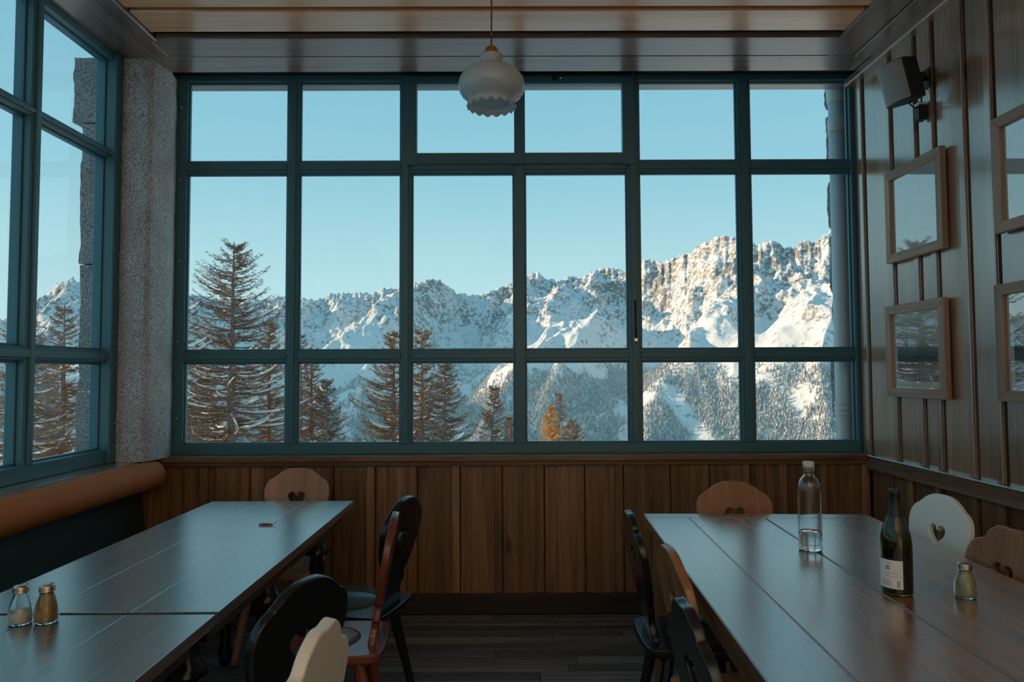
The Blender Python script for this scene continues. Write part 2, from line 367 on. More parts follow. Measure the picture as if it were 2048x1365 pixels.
# ---- left window
XG = -2.29
lw = struct(box('window_2', -2.335, -2.235, -4.75, 3.97, 3.205, 3.29, M['frame'], None, .004), 'teal-grey steel window on the left above the orange bolster')
lcols = []; yy = 3.90
while yy > -4.3: lcols.append((yy-.585, yy)); yy -= .655
lrows = [(2.690, 3.205), (1.555, 2.640), (1.003, 1.485)]
y_end = lcols[-1][0]
box('frame_rail', -2.335, -2.232, y_end-.2, 3.97, .926, 1.003, M['frame'], lw, .005)
box('frame_stile', -2.335, -2.215, 3.90, 3.985, .926, 3.24, M['frame'], lw, .006)
box('frame_stile', -2.335, -2.235, y_end-.2, y_end, .926, 3.24, M['frame'], lw, .006)
for i in range(len(lcols)-1):
    box('mullion', -2.335, -2.238, lcols[i+1][1], lcols[i][0], .99, 3.22, M['frame'], lw, .007)
    box('mullion_fillet', -2.25, -2.226, lcols[i+1][1]+.018, lcols[i][0]-.018, 1.0, 3.21, M['frame'], lw, .004)
for z0, z1 in ((2.640, 2.690), (1.485, 1.555)):
    box('transom', -2.333, -2.242, y_end-.01, 3.91, z0, z1, M['frame'], lw, .007)
    box('transom_fillet', -2.25, -2.230, y_end-.01, 3.905, z0+.014, z1-.014, M['frame'], lw, .004)
for i, (y0, y1) in enumerate(lcols):
    for z0, z1 in lrows:
        pane(y0-.008, y1+.008, XG, z0-.008, z1+.008, lw, 'x')
        if i < 3:
            for a in ((y0-.001, y0+.010, z0, z1), (y1-.010, y1+.001, z0, z1), (y0, y1, z0-.001, z0+.010), (y0, y1, z1-.010, z1+.001)):
                box('glazing_bead', -2.305, -2.275, a[0], a[1], a[2], a[3], M['frame'], lw, .002)
for z in (1.15, 1.62, 2.10, 2.60, 3.05):
    link('screw', screw, M['steel'], lw, (-2.214, 3.945, z), (0, R(90), 0))
wl = struct(box('wall_left', -2.5, -2.225, -5.4, 4.3, -.1, .900, M['bench_wood'], None, 0), 'low wall under the left window behind the bench')
struct(box('trim_2', -2.42, -2.085, -5.1, 4.205, .901, .927, M['rail_y'], None, .006, 2), 'varnished wooden ledge under the left window')
struct(box('wall_left_lintel', -2.338, -2.237, -5.4, 4.2, 3.291, 3.5, M['ceil_dark_y'], None, 0), 'dark wooden lintel above the left window').name = 'trim_3'

# ---- granite pillar in the corner
pf = [(-2.285, 3.99), (-2.285, 4.295), (-2.062, 4.295), (-2.030, 4.15), (-2.052, 3.985), (-2.075, 3.965), (-2.225, 3.965)]
def stone_column(name, poly, z0, z1, mat, nz=60, amp=.004, seed=1, sub=5):
    rnd = random.Random(seed); loop = []
    for i in range(len(poly)):
        a, b = Vector(poly[i]), Vector(poly[(i+1) % len(poly)]); n = max(1, int((b-a).length/.03))
        for k in range(n): loop.append(a.lerp(b, k/n))
    c = sum(loop, Vector((0, 0)))/len(loop); v = []; f = []; n = len(loop)
    from mathutils import noise
    for i in range(nz+1):
        z = z0+(z1-z0)*i/nz
        for p in loop:
            d = (p-c).normalized(); e = amp*(noise.noise(Vector((p.x*14+seed, p.y*14, z*9)))+.7*noise.noise(Vector((p.x*40+seed, p.y*40, z*32))))
            v.append((p.x+d.x*e, p.y+d.y*e, z))
    for i in range(nz):
        for k in range(n): l = (k+1) % n; f.append((i*n+k, (i+1)*n+k, (i+1)*n+l, i*n+l))
    f.append(tuple(range(n))); f.append(tuple(range(nz*n, nz*n+n))[::-1])
    me = py_mesh(name, v, f); bm = bmesh.new(); bm.from_mesh(me); bmesh.ops.recalc_face_normals(bm, faces=bm.faces[:]); bm.to_mesh(me); bm.free()
    return me
pil = link('granite_pillar', stone_column('granite_pillar', pf, .928, 3.245, M['granite'], 90, .005, 3), M['granite'])
tag(pil, 'speckled grey granite pillar with a chamfered edge in the corner between the windows', 'pillar', None, 'structure')
shade_auto(pil.data, 40)
# outer granite blocks beyond the left window
po = empty('granite_pier', (-2.40, 4.15, -1)); tag(po, 'rough granite block pier outside the left window', 'pier', None, 'structure')
for k, (z0, z1, xo) in enumerate([(-1., .25, -2.462), (.26, 1.32, -2.462), (1.325, 2.05, -2.452), (2.055, 2.87, -2.462), (2.875, 3.262, -2.515)]):
    me = stone_column('granite_block', [(xo, 3.99), (xo, 4.42), (-2.345, 4.42), (-2.345, 3.99)], z0, z1-.004, M['granite_out'], int((z1-z0)/.03), .010, k+5)
    shade_auto(me, 50); o = link('granite_block', me, M['granite_out'], po); o.matrix_parent_inverse = po.matrix_basis.inverted()

# ---- right wall
wr = struct(box('wall_right', 2.177, 2.5, -5.4, 4.45, -.1, 3.5, M['gap'], None, 0), 'brown board-and-batten wall on the right with pictures')
ups = [4.30, 4.180, 3.875, 3.635, 3.482, 3.242, 3.055, 2.83, 2.60, 2.38, 2.15, 1.92]
for i in range(len(ups)-1):
    y1, y0 = ups[i], ups[i+1]
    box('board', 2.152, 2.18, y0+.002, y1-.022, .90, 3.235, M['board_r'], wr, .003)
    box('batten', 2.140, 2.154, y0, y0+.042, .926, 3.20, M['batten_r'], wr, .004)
lows = [4.20, 3.945, 3.755, 3.505, 3.242, 3.06, 2.85, 2.62, 2.39, 2.16, 1.92]
for i in range(len(lows)-1):
    y1, y0 = lows[i], lows[i+1]
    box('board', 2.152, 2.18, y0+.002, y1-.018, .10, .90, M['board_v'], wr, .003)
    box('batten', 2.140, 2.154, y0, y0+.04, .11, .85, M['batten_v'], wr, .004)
box('board', 2.15, 2.18, -.8, 1.92, 0, 3.235, M['board_r'], wr, 0)
box('bounce_plaster', 2.15, 2.18, -5.2, -.8, 0, 3.235, M['bounce_plaster'], wr, 0)  # unseen rear stretch, whitened where the sun lands so it bounces light
box('chair_rail', 2.118, 2.155, -.8, 4.19, .838, .918, M['rail_y'], wr, .006)
box('rail_cap', 2.108, 2.155, -.8, 4.19, .914, .926, M['rail_y'], wr, .004)
struct(box('baseboard_right', 2.125, 2.152, -3.0, 4.17, .002, .11, M['base'], None, .005), 'dark baseboard along the right wall')
struct(box('trim_4', 2.095, 2.16, -5.2, 4.298, 3.193, 3.240, M['rail_y'], None, .008), 'narrow wooden cornice moulding along the top of the right wall')
nail = tube('nail', [(2.16, 3.30, 2.32), (2.142, 3.30, 2.325), (2.142, 3.30, 2.338)], .003, M['steel'], wr, 6)
# ---- rear wall (behind the camera, made white to bounce sunlight forward)
struct(box('wall_rear', -2.6, 2.5, -5.5, -5.2, -.1, 3.5, M['bounce_plaster'], None, 0), 'rear wall behind the camera, made white to bounce light')
struct(box('wall_left_rear', -2.5, -2.235, -5.4, y_end-.19, .9, 3.3, M['bounce_plaster'], None, 0), 'white pier at the rear end of the left window').name = 'wall_pier'

# ---- ceiling
ce = struct(box('ceiling', -2.34, 2.5, -5.5, 4.46, 3.285, 3.5, M['gap'], None, 0), 'orange-brown plank ceiling with a dark stained border')
yc = 3.690; n = 0
while yc > .2:
    w = .217+random.uniform(-.004, .004)
    box('plank', -1.905, 1.80, yc-.034-w, yc-.034, 3.240, 3.268, M['ceil'], ce, .006, 1); yc -= w+.034
box('bounce_plaster', -1.905, 1.80, -5.2, yc-.034, 3.240, 3.268, M['bounce_plaster'], ce, 0)  # unseen rear ceiling, made white for a neutral bounce of the fill lamps
box('border_moulding', -1.905, 1.80, 3.694, 3.730, 3.225, 3.262, M['ceil_dark'], ce, .006)
box('border_board', -1.96, 1.84, 3.738, 3.943, 3.238, 3.266, M['ceil_dark'], ce, .005)
box('border_board', -2.24, 2.15, 3.949, 4.155, 3.240, 3.268, M['ceil_dark'], ce, .005)
box('border_moulding', 1.795, 1.825, -5.2, 3.73, 3.222, 3.262, M['ceil_dark_y'], ce, .006)
box('border_board', 1.828, 1.985, -5.2, 3.945, 3.236, 3.264, M['ceil_dark_y'], ce, .005)
box('border_board', 1.99, 2.155, -5.2, 3.947, 3.232, 3.262, M['ceil_dark_y'], ce, .005)
box('border_moulding', -1.94, -1.905, -5.2, 3.73, 3.222, 3.262, M['ceil_dark_y'], ce, .006)
box('border_board', -2.24, -1.943, -5.2, 3.945, 3.236, 3.264, M['ceil_dark_y'], ce, .005)
box('window_head', -2.24, 2.15, 4.36, 4.46, 3.25, 3.42, M['ceil_dark'], ce, 0)
#MARK_FURN

# ================================================================== FURNITURE
# ---- bench on the left
bn = empty('wall_bench', (-2.0, 1.5, 0)); tag(bn, 'dark teal upholstered wall bench under the left window', 'bench')
def P_(o, par): o.parent = par; o.matrix_parent_inverse = par.matrix_basis.inverted(); return o
P_(box('seat_cushion', -2.20, -1.70, -.5, 4.10, .36, .46, M['bench'], None, .02, 2), bn)
bpv = [(-2.215, .46), (-2.115, .46), (-2.150, .78), (-2.150, .86), (-2.215, .86)]
v = [(a, y, z) for y in (-.5, 4.12) for a, z in bpv]; nf = len(bpv)
P_(link('backrest', py_mesh('backrest', v, [tuple(range(nf)), tuple(range(nf, 2*nf))[::-1]]+[(i, i+nf, (i+1) % nf+nf, (i+1) % nf) for i in range(nf)]), M['bench']), bn)
P_(box('bench_base', -2.20, -1.78, -.5, 4.08, .01, .36, M['bench_wood'], None, .005), bn)
# bolster: a long stuffed roll with puckered creases
prof = []; Lb = 4.62; y0b = -.5
creases = [(random.uniform(0, Lb), random.uniform(.002, .006), random.uniform(.008, .02)) for _ in range(60)] + [(3.35, .006, .02), (3.55, .006, .02), (2.95, .007, .025), (3.02, .005, .02)]
vb = []; fb = []; nb = 28; NB = 420
for i in range(NB+1):
    yb_ = Lb*i/NB; e = min(1, max(0, (Lb-yb_)/.05)); e0 = min(1, yb_/.05)
    r = .080*math.sqrt(max(.02, 1-(1-e)**2))*math.sqrt(max(.02, 1-(1-e0)**2))
    for c, a, w in creases: r -= a*math.exp(-((yb_-c)/w)**2)*.7
    for k in range(nb):
        q = 2*math.pi*k/nb; rr = r*(1+.02*math.sin(3*q+yb_*2.1)+.012*math.sin(yb_*31+2*q))
        vb.append((rr*math.cos(q), y0b+yb_, rr*math.sin(q)))
for i in range(NB):
    for k in range(nb): l = (k+1) % nb; fb.append((i*nb+k, (i+1)*nb+k, (i+1)*nb+l, i*nb+l))
fb += [tuple(range(nb)), tuple(range(NB*nb, NB*nb+nb))[::-1]]
bo = link('bolster', py_mesh('bolster', vb, fb, True), M['bolster'], None, (-2.062, 0, .842))
tag(bo, 'long orange velvet bolster cushion lying along the left window ledge', 'cushion')

# ---- tables on the left
def left_table(label, y0, y1, legs):
    t = empty('dining_table', (-1.178, (y0+y1)/2, 0)); tag(t, label, 'table', 'dark tables along the bench')
    xs = [-1.546, -1.30, -1.055, -.811]
    for i in range(3):
        P_(box('tabletop_board', xs[i]+(0.0003 if i else 0), xs[i+1]-.0003, y0, y1, .727, .760, M['table_l'], None, .001, 1), t)
    for a in ((-1.50, -.86, y0+.04, y0+.06), (-1.50, -.86, y1-.06, y1-.04), (-1.50, -1.48, y0+.04, y1-.04), (-.88, -.86, y0+.04, y1-.04)):
        P_(box('apron', a[0], a[1], a[2], a[3], .66, .7265, M['table_edge'], None, .003), t)
    me = lathe_mesh('leg', [(.022, .003), (.030, .02), (.034, .06), (.026, .10), (.024, .30), (.038, .47), (.030, .52), (.062, .535), (.064, .545), (.050, .565), (.034, .60), (.026, .64), (.032, .66), (.034, .7265)], 24)
    me.materials.append(M['c_black'])
    for yl in legs:
        for xl in (-.955, -1.40): P_(link('leg', me, None, None, (xl, yl, 0)), t)
    return t
left_table('dark wooden table by the bench nearer the window, with a red chili on it', 1.978, 3.665, (2.11, 2.78, 3.50))
left_table('dark wooden table in the left foreground carrying two glass shakers', .45, 1.958, (.62, 1.78))

# ---- big table on the right
tr = empty('dining_table', (.622, 3.302, 0), R(-2.48)); tag(tr, 'large brown plank table on the right with bottles on it', 'table')
def L_(o): o.parent = tr; return o
xs = [0, .192, .532, 1.018]
for i in range(3):
    g = .0020 if i == 2 else .0006
    L_(box('tabletop_plank', xs[i]+(g if i else 0), xs[i+1]-(.0020 if i == 1 else .0006 if i == 0 else 0), -2.55, -.0935, .722, .760, M['table_r'], None, .003, 2))
br = [(0, 0), (.985, 0), (1.003, -.004), (1.016, -.018), (1.022, -.04), (1.022, -.092), (0, -.092)]
L_(link('breadboard_end', slab_mesh('breadboard_end', [br], .038, .003), M['table_rx'], None, (0, 0, .741)))
for a in ((.035, .055, -2.45, -.06), (.965, .985, -2.45, -.06), (.055, .965, -.08, -.06), (.055, .965, -2.45, -2.43)):
    L_(box('apron', a[0], a[1], a[2], a[3], .635, .7215, M['table_leg'], None, .003))
for lx, ly in ((.06, -.10), (.93, -.10), (.06, -2.40), (.93, -2.40)):
    L_(box('leg', lx-.03, lx+.035, ly-.035, ly+.03, .002, .7215, M['table_leg'], None, .006))

# ---- heart-back chairs
def heart(cx, cz, s):
    p = []
    for k in range(36):
        t = 2*math.pi*k/36
        p.append((cx+s*(16*math.sin(t)**3)/16, cz+s*(13*math.cos(t)-5*math.cos(2*t)-2*math.cos(3*t)-math.cos(4*t))/16))
    return p
# half outline of the backrest: (half width, height above the seat)
BACK_A = [(.078, -.02), (.082, .03), (.070, .050), (.072, .075), (.092, .090), (.086, .115), (.084, .14), (.105, .155), (.118, .18), (.142, .22), (.162, .26), (.175, .305), (.177, .34), (.167, .375), (.148, .398), (.126, .410), (.118, .418), (.108, .424), (.090, .438), (.062, .452), (.035, .459), (.0, .461)]
BACK_B = [(.080, -.02), (.085, .03), (.072, .052), (.075, .08), (.098, .10), (.10, .13), (.122, .16), (.150, .21), (.172, .27), (.178, .325), (.168, .36), (.147, .385), (.118, .397), (.100, .404), (.088, .425), (.064, .444), (.035, .456), (.0, .452)]
def back_loop(h):
    pts = [(w, z) for w, z in h] + [(-w, z) for w, z in h[::-1] if w > 0]
    out = []; m = len(pts)
    for i in range(m):
        p0, p1, p2, p3 = (np.array(pts[(i+k-1) % m], float) for k in range(4))
        for k in range(3):
            t = k/3; out.append(tuple(.5*((2*p1)+(p2-p0)*t+(2*p0-5*p1+4*p2-p3)*t*t+(3*p1-p0-3*p2+p3)*t**3)))
    return out
def seat_loop():
    pts = []
    ctr = [(-.145, -.195), (-.05, -.205), (.05, -.205), (.145, -.195), (.170, -.165), (.180, -.05), (.190, .10), (.190, .165), (.165, .200), (.06, .212), (-.06, .212), (-.165, .200), (-.190, .165), (-.190, .10), (-.180, -.05), (-.170, -.165)]
    return smooth_loop(ctr, 4)
def chair_meshes(mat, kind):
    d = {}
    bk = slab_mesh('backrest', [back_loop(BACK_A if kind == 'A' else BACK_B), heart(0, .296, .046)], .026, .005, 2); shade_auto(bk, 40); bk.materials.clear(); bk.materials.append(mat); d['backrest'] = bk
    circ = [(.125*math.cos(2*math.pi*k/40), .02+.125*math.sin(2*math.pi*k/40)) for k in range(40)]
    st = slab_mesh('seat', [seat_loop(), circ], .030, .004, 2)
    bm = bmesh.new(); bm.from_mesh(st); n = 40
    rings = []
    for r, z in ((.1245, .012), (.110, .0085), (.085, .006), (.05, .005), (.015, .0045)):
        rings.append([bm.verts.new((r*math.cos(2*math.pi*k/n), .02+r*math.sin(2*math.pi*k/n), z)) for k in range(n)])
    for a, b in zip(rings, rings[1:]):
        for k in range(n): bm.faces.new((a[k], a[(k+1) % n], b[(k+1) % n], b[k]))
    bm.faces.new(rings[-1])
    bm.to_mesh(st); bm.free(); shade_auto(st, 40); st.materials.clear(); st.materials.append(mat); d['seat'] = st
    lg = lathe_mesh('leg', [(.013, -.425), (.015, -.42), (.0225, -.10), (.020, .0)], 8, False); lg.materials.append(mat); d['leg'] = lg
    bt = box_mesh('seat_batten', .05, .30, .026, .004); bt.materials.append(mat); d['batten'] = bt
    return d
_cm = {}
def chair(label, mat, kind, x, y, rz, s=1.0, sz=1.0, rec=10):
    key = (mat, kind)
    if key not in _cm: _cm[key] = chair_meshes(M[mat], kind)
    d = _cm[key]; c = empty('heart_chair', (x, y, 0), rz); c.scale = (s, s, sz)
    tag(c, label, 'chair', 'heart-back wooden chairs')
    link('seat', d['seat'], None, c, (0, 0, .435))
    b = link('backrest', d['backrest'], None, c, (0, -.155, .447), (R(90+rec), 0, 0))
    for sx in (-1, 1):
        link('seat_batten', d['batten'], None, c, (sx*.11, 0, .407))
        for sy in (-1, 1):
            L = link('leg', d['leg'], None, c, (sx*.115, sy*.115, .418)); L.rotation_euler = (R(sy*10), R(-sx*9), 0)
    return c
chair('brown heart-back chair at the window end of the left table', 'c_pink', 'A', -1.165, 3.655, R(180))
chair('black heart-back chair beside the left table, nearest the panelling', 'c_black', 'A', -.672, 3.035, R(75), 1.05, 1.0)
chair('glossy red-brown chair seen edge-on beside the left table', 'c_red', 'A', -.660, 2.615, R(95))
chair('black chair with a broad dark back in the left foreground beside the table', 'c_black', 'A', -.728, 1.90, R(66))
chair('cream painted chair in the centre-left foreground, cut by the frame', 'c_white', 'B', -.592, 1.385, R(84), 1., 1.05)
chair('brown heart-back chair at the window end of the right table', 'c_brown', 'A', 1.085, 3.20, R(180), 1.04, .985)
chair('black chair at the right table, farthest along its left side', 'c_black', 'B', .680, 2.655, R(-90))
chair('orange-brown chair between two black chairs at the right table', 'c_brown', 'A', .705, 2.12, R(-88))
chair('black chair at the right table, nearest the camera on its left side', 'c_black', 'B', .628, 1.625, R(-88))
chair('ivory painted heart-back chair between the right table and the wall', 'c_ivory', 'A', 1.585, 2.93, R(96))
chair('glossy brown heart-back chair at the right edge behind the seasoning jar', 'c_brown', 'B', 1.435, 2.345, R(92))
#MARK_SMALL

# ================================================================== SMALL THINGS
# ---- pendant lamp (switched off)
k = .001857; zc = lambda py: 2.427+(212-py)*k*1.035
def pendant(label, LX, LY):
    lp = empty('pendant_lamp', (LX, LY, 3.24)); tag(lp, label, 'lamp')
    nL = 96; prof = [(20, 111), (23.5, 111.5), (24, 115), (22, 121), (20.5, 126), (21, 130), (30, 133), (46, 140), (58, 149), (65, 159), (68, 171), (66, 182), (60, 191), (51, 198), (44, 202), (42, 205), (43.5, 208), (47.5, 210.5), (50.5, 213)]
    vv = []; ff = []
    for rp, py in prof:
        for q in range(nL):
            a = 2*math.pi*q/nL; zz = zc(py); rr = rp*k
            w = 1 if py >= 213 else .6 if py >= 210 else .2 if py >= 207 else 0
            sc = math.cos(a*16)
            zz += w*sc*.0065; rr += w*sc*.0018
            vv.append((rr*math.cos(a), rr*math.sin(a), zz))
    for i in range(len(prof)-1):
        for q in range(nL): l = (q+1) % nL; ff.append((i*nL+q, (i+1)*nL+q, (i+1)*nL+l, i*nL+l))
    sh = P_(link('lamp_shade', py_mesh('lamp_shade', [(a+LX, b+LY, c) for a, b, c in vv], ff, True), M['opal']), lp)
    md = sh.modifiers.new('thick', 'SOLIDIFY'); md.thickness = .004; md.offset = -1
    P_(link('lamp_cap', lathe_mesh('lamp_cap', [(.042, zc(113)), (.0415, zc(110.5)), (.030, zc(108)), (.027, zc(102)), (.023, zc(97)), (.014, zc(93)), (.006, zc(91.5))], 32), M['capwood'], None, (LX, LY, 0)), lp)
    P_(tube('cord', [(LX, LY, zc(92)), (LX+.001, LY, 2.85), (LX, LY, 3.24)], .0035, M['cord'], None, 8), lp)
    P_(link('ceiling_rose', lathe_mesh('ceiling_rose', [(.045, 3.24), (.045, 3.228), (.03, 3.215), (.008, 3.205)], 24), M['capwood'], None, (LX, LY, 0)), lp)
    P_(link('bulb', lathe_mesh('bulb', [(.004, 2.455), (.018, 2.463), (.028, 2.485), (.028, 2.50), (.016, 2.54), (.013, 2.58), (.013, 2.60)], 20), M['white'], None, (LX, LY, 0)), lp)
pendant('white opal glass pendant lamp with scalloped rim hanging from the ceiling', -.064, 2.60)

# ---- fill lamps added behind the camera, unseen (opaque bowls, light thrown onto the ceiling)
M['brass'] = plain('brass uplighter', (.45, .30, .12), .4, metal=1)
FILL_W = 65
def fill_uplighter(label, x, y):
    s = empty('fill_lamp', (x, y, 0)); tag(s, label, 'lamp', 'added fill lamps behind the camera')
    link('bowl', lathe_mesh('bowl', [(.03, 1.83), (.10, 1.85), (.17, 1.90), (.21, 1.97), (.203, 1.97), (.163, 1.907), (.095, 1.858), (.03, 1.84)], 28), M['brass'], s)
    link('pole', lathe_mesh('pole', [(.012, .03), (.012, 1.84)], 12), M['brass'], s)
    link('base', lathe_mesh('base', [(.15, .001), (.15, .015), (.05, .03), (.012, .045)], 28), M['brass'], s)
    ld = bpy.data.lights.new('fill_light', 'SPOT'); ld.energy = FILL_W; ld.color = (1, .86, .70); ld.spot_size = R(150); ld.spot_blend = .5; ld.shadow_soft_size = .06
    lo = bpy.data.objects.new('fill_light', ld); C.objects.link(lo); lo.parent = s; lo.location = (0, 0, 1.93); lo.rotation_euler = (R(180), 0, 0)
fill_uplighter('added brass fill lamp, unseen behind the camera, front left', -1.2, -1.3); fill_uplighter('added brass fill lamp, unseen behind the camera, front right', 1.2, -1.3)
fill_uplighter('added brass fill lamp, unseen behind the camera, rear left', -1.2, -3.4); fill_uplighter('added brass fill lamp, unseen behind the camera, rear right', 1.2, -3.4)

# ---- loudspeaker on the right wall
spk = empty('loudspeaker', (2.139, 3.50, 2.86)); tag(spk, 'black and grey loudspeaker on a bracket high on the right wall', 'speaker')
def speaker_loop(w, dpt):   # bowed front along +Y local, flat back
    return [(-w*.62, -dpt/2), (w*.62, -dpt/2), (w*.66, -dpt*.42)] + [(w*math.sin(t)*1.0, dpt*.10+dpt*.42*math.cos(t)) for t in [R(a) for a in range(88, -90, -8)]] + [(-w*.66, -dpt*.42)]
me = slab_mesh('cabinet', [speaker_loop(.086, .15)], .205, .006, 2); shade_auto(me, 35)
body = link('cabinet', me, M['spk'], spk, (-.165, -.045, .012))
body.rotation_euler = Euler((R(-14), R(0), R(98)), 'XYZ')
grl = [(.0885*math.sin(t), .015+.0655*math.cos(t)) for t in [R(a) for a in range(72, -74, -6)]]
inner = [(x*.94, y-.004) for x, y in grl[::-1]]
mg = slab_mesh('grille', [grl+inner], .196, .0008, 1); shade_auto(mg, 35)
g = link('grille', mg, M['grille'], body)
link('wall_plate', box_mesh('wall_plate', .012, .06, .10, .004), M['blackmetal'], spk, (-.004, 0, .05))
tube('bracket_arm', [(-.008, 0, .05), (-.04, .0, .052), (-.07, -.015, .045), (-.10, -.03, .03)], [.013, .013, .012, .012], M['blackmetal'], spk)
link('bracket_knuckle', lathe_mesh('bracket_knuckle', [(.008, -.026), (.021, -.022), (.021, .022), (.008, .026)], 16), M['blackmetal'], spk, (-.045, 0, .055))
link('bracket_knob', lathe_mesh('bracket_knob', [(.004, -.02), (.013, -.018), (.015, .0), (.013, .016), (.004, .018)], 12), M['blackmetal'], spk, (-.045, -.03, .055), (R(90), 0, 0))
tube('cable', [(-.12, -.06, -.07), (-.125, -.05, -.10), (-.09, -.03, -.112), (-.05, .0, -.10), (-.03, .02, -.095)], .004, M['blackmetal'], spk)
tube('cable', [(-.03, .01, .03), (-.02, .02, -.01), (-.028, .012, -.03), (-.02, .025, -.06)], .0045, M['blackmetal'], spk)
jb = link('junction_box', box_mesh('junction_box', .045, .055, .09, .005, 2), M['spk'], spk, (-.0235, .03, -.112))
link('sticker', box_mesh('sticker', .046, .0555, .014, .001), M['white'], jb, (-.0006, 0, .038))

# ---- framed pictures on the right wall
def print_mat(name, kind):
    m, t, b = new_mat(name); b.inputs['Roughness'].default_value = .7
    tcn = nd(t, 'ShaderNodeTexCoord'); mp = nd(t, 'ShaderNodeMapping'); t.links.new(tcn.outputs['Object'], mp.inputs[0])
    sp = nd(t, 'ShaderNodeSeparateXYZ'); t.links.new(mp.outputs[0], sp.inputs[0])
    n1 = nd(t, 'ShaderNodeTexNoise', Scale=9., Detail=8., Roughness=.65); t.links.new(mp.outputs[0], n1.inputs[0])
    n2 = nd(t, 'ShaderNodeTexNoise', Scale=60., Detail=4., Roughness=.7); t.links.new(mp.outputs[0], n2.inputs[0])
    def mth(op, a, b_):
        n = nd(t, 'ShaderNodeMath', operation=op)
        for i, q in enumerate((a, b_)):
            if isinstance(q, (int, float)): n.inputs[i].default_value = q
            else: t.links.new(q, n.inputs[i])
        return n.outputs[0]
    rp = nd(t, 'ShaderNodeValToRGB')
    if kind == 'photo':      # mountains over a dark wood and a pale path
        ridge = mth('ADD', mth('MULTIPLY', n1.outputs[0], .30), -.07)
        d = mth('SUBTRACT', ridge, sp.outputs[2])           # >0 below skyline
        hz = mth('MULTIPLY', d, 5.)
        band = mth('SUBTRACT', 1., mth('MULTIPLY', mth('ABSOLUTE', mth('ADD', sp.outputs[2], .035), 0), 14.))
        band = mth('MAXIMUM', band, 0.)
        g = mth('SUBTRACT', .86, mth('MULTIPLY', mth('MINIMUM', mth('MAXIMUM', hz, 0.), .55), .75))
        g = mth('SUBTRACT', g, mth('MULTIPLY', band, .42))
        g = mth('ADD', g, mth('MULTIPLY', mth('SUBTRACT', n2.outputs[0], .5), .75))
        t.links.new(g, rp.inputs[0]); els = ((0, (.06, .06, .058)), (.45, (.30, .295, .28)), (1, (.74, .73, .69)))
    else:                    # faint pencil panorama
        g = mth('ADD', mth('MULTIPLY', n2.outputs[0], .5), mth('MULTIPLY', n1.outputs[0], .6))
        t.links.new(g, rp.inputs[0]); els = ((.30, (.48, .49, .48)), (.5, (.70, .71, .69)), (1, (.78, .78, .75)))
    while len(rp.color_ramp.elements) < 3: rp.color_ramp.elements.new(.5)
    for e, (p, c) in zip(rp.color_ramp.elements, els): e.position = p; e.color = (*c, 1)
    t.links.new(rp.outputs[0], b.inputs['Base Color']); return m
M['print_a'] = print_mat('black and white mountain photograph', 'photo'); M['print_b'] = print_mat('faint mountain drawing', 'faint')
def picture(label, y0, y1, z0, z1, pr, m=.045):
    cy, cz = (y0+y1)/2, (z0+z1)/2; w, h = y1-y0, z1-z0
    p = empty('framed_picture', (2.139, cy, cz)); tag(p, label, 'picture', 'framed pictures on the right wall')
    fw = .047; D = .030
    def bar(pts, mat):
        v = [(-D, a, b) for a, b in pts]+[(-.001, a, b) for a, b in pts]
        f = [(0, 1, 2, 3), (7, 6, 5, 4)]+[(i, i+4, (i+1) % 4+4, (i+1) % 4) for i in range(4)]
        me = py_mesh('frame_bar', v, f); bm = bmesh.new(); bm.from_mesh(me); bmesh.ops.recalc_face_normals(bm, faces=bm.faces[:]); bmesh.ops.bevel(bm, geom=bm.edges[:], offset=.0015, segments=1, affect='EDGES'); bm.to_mesh(me); bm.free()
        return link('frame_bar', me, mat, p)
    a, b = w/2, h/2
    bar([(-a, -b), (a, -b), (a-fw, -b+fw), (-a+fw, -b+fw)], M['picframe']); bar([(-a, b), (a, b), (a-fw, b-fw), (-a+fw, b-fw)], M['picframe'])
    bar([(-a, -b), (-a+fw, -b+fw), (-a+fw, b-fw), (-a, b)], M['picframe_z']); bar([(a, -b), (a-fw, -b+fw), (a-fw, b-fw), (a, b)], M['picframe_z'])
    def sheet(n, x, hw, hh, mat, th=.002):
        return link(n, box_mesh(n, th, 2*hw, 2*hh, 0), mat, p, (x, 0, 0))
    sheet('mat_board', -.008, a-fw+.004, b-fw+.004, M['paper'])
    sheet('print', -.0098, a-fw-m, b-fw-m, M[pr])
    link('glass', py_mesh('glass', [(-.014, -a+fw-.004, -b+fw-.004), (-.014, a-fw+.004, -b+fw-.004), (-.014, a-fw+.004, b-fw+.004), (-.014, -a+fw-.004, b-fw+.004)], [(0, 1, 2, 3)]), M['picglass'], p)
    return p
picture('pale mountain drawing in an oak frame, upper left of the four pictures', 3.372, 3.884, 2.018, 2.524, 'print_b', .02)
picture('black-and-white mountain photograph in an oak frame, lower left of the four pictures', 3.385, 3.916, 1.280, 1.780, 'print_a', .038)
picture('pale picture in an oak frame, upper right, cut by the frame edge', 2.50, 3.010, 2.012, 2.515, 'print_b', .03)
picture('black-and-white tree photograph in an oak frame, lower right, cut by the frame edge', 2.50, 3.028, 1.288, 1.792, 'print_a', .038)

# ---- bottles and shakers
def vessel(name, outer, wall, n=40):
    """closed glass shell: outer profile (bottom to top) and an inner one"""
    inner = [(max(.0006, r-wall), z+(wall*1.6 if i == 0 else 0)) for i, (r, z) in enumerate(outer[1:])]
    prof = [(.0006, outer[0][1])]+outer+[(outer[-1][0]-wall, outer[-1][1])]
    zb = outer[0][1]+wall*2.2
    inn = [(r-wall, z) for r, z in outer if z > zb+.001]
    prof = [(.0006, outer[0][1])]+outer+[(r, z) for r, z in inn[::-1]]+[(inn[0][0], zb), (.0006, zb)]
    me = lathe_mesh(name, prof, n, True, False, False)
    me.set_sharp_from_angle(angle=R(50)); return me
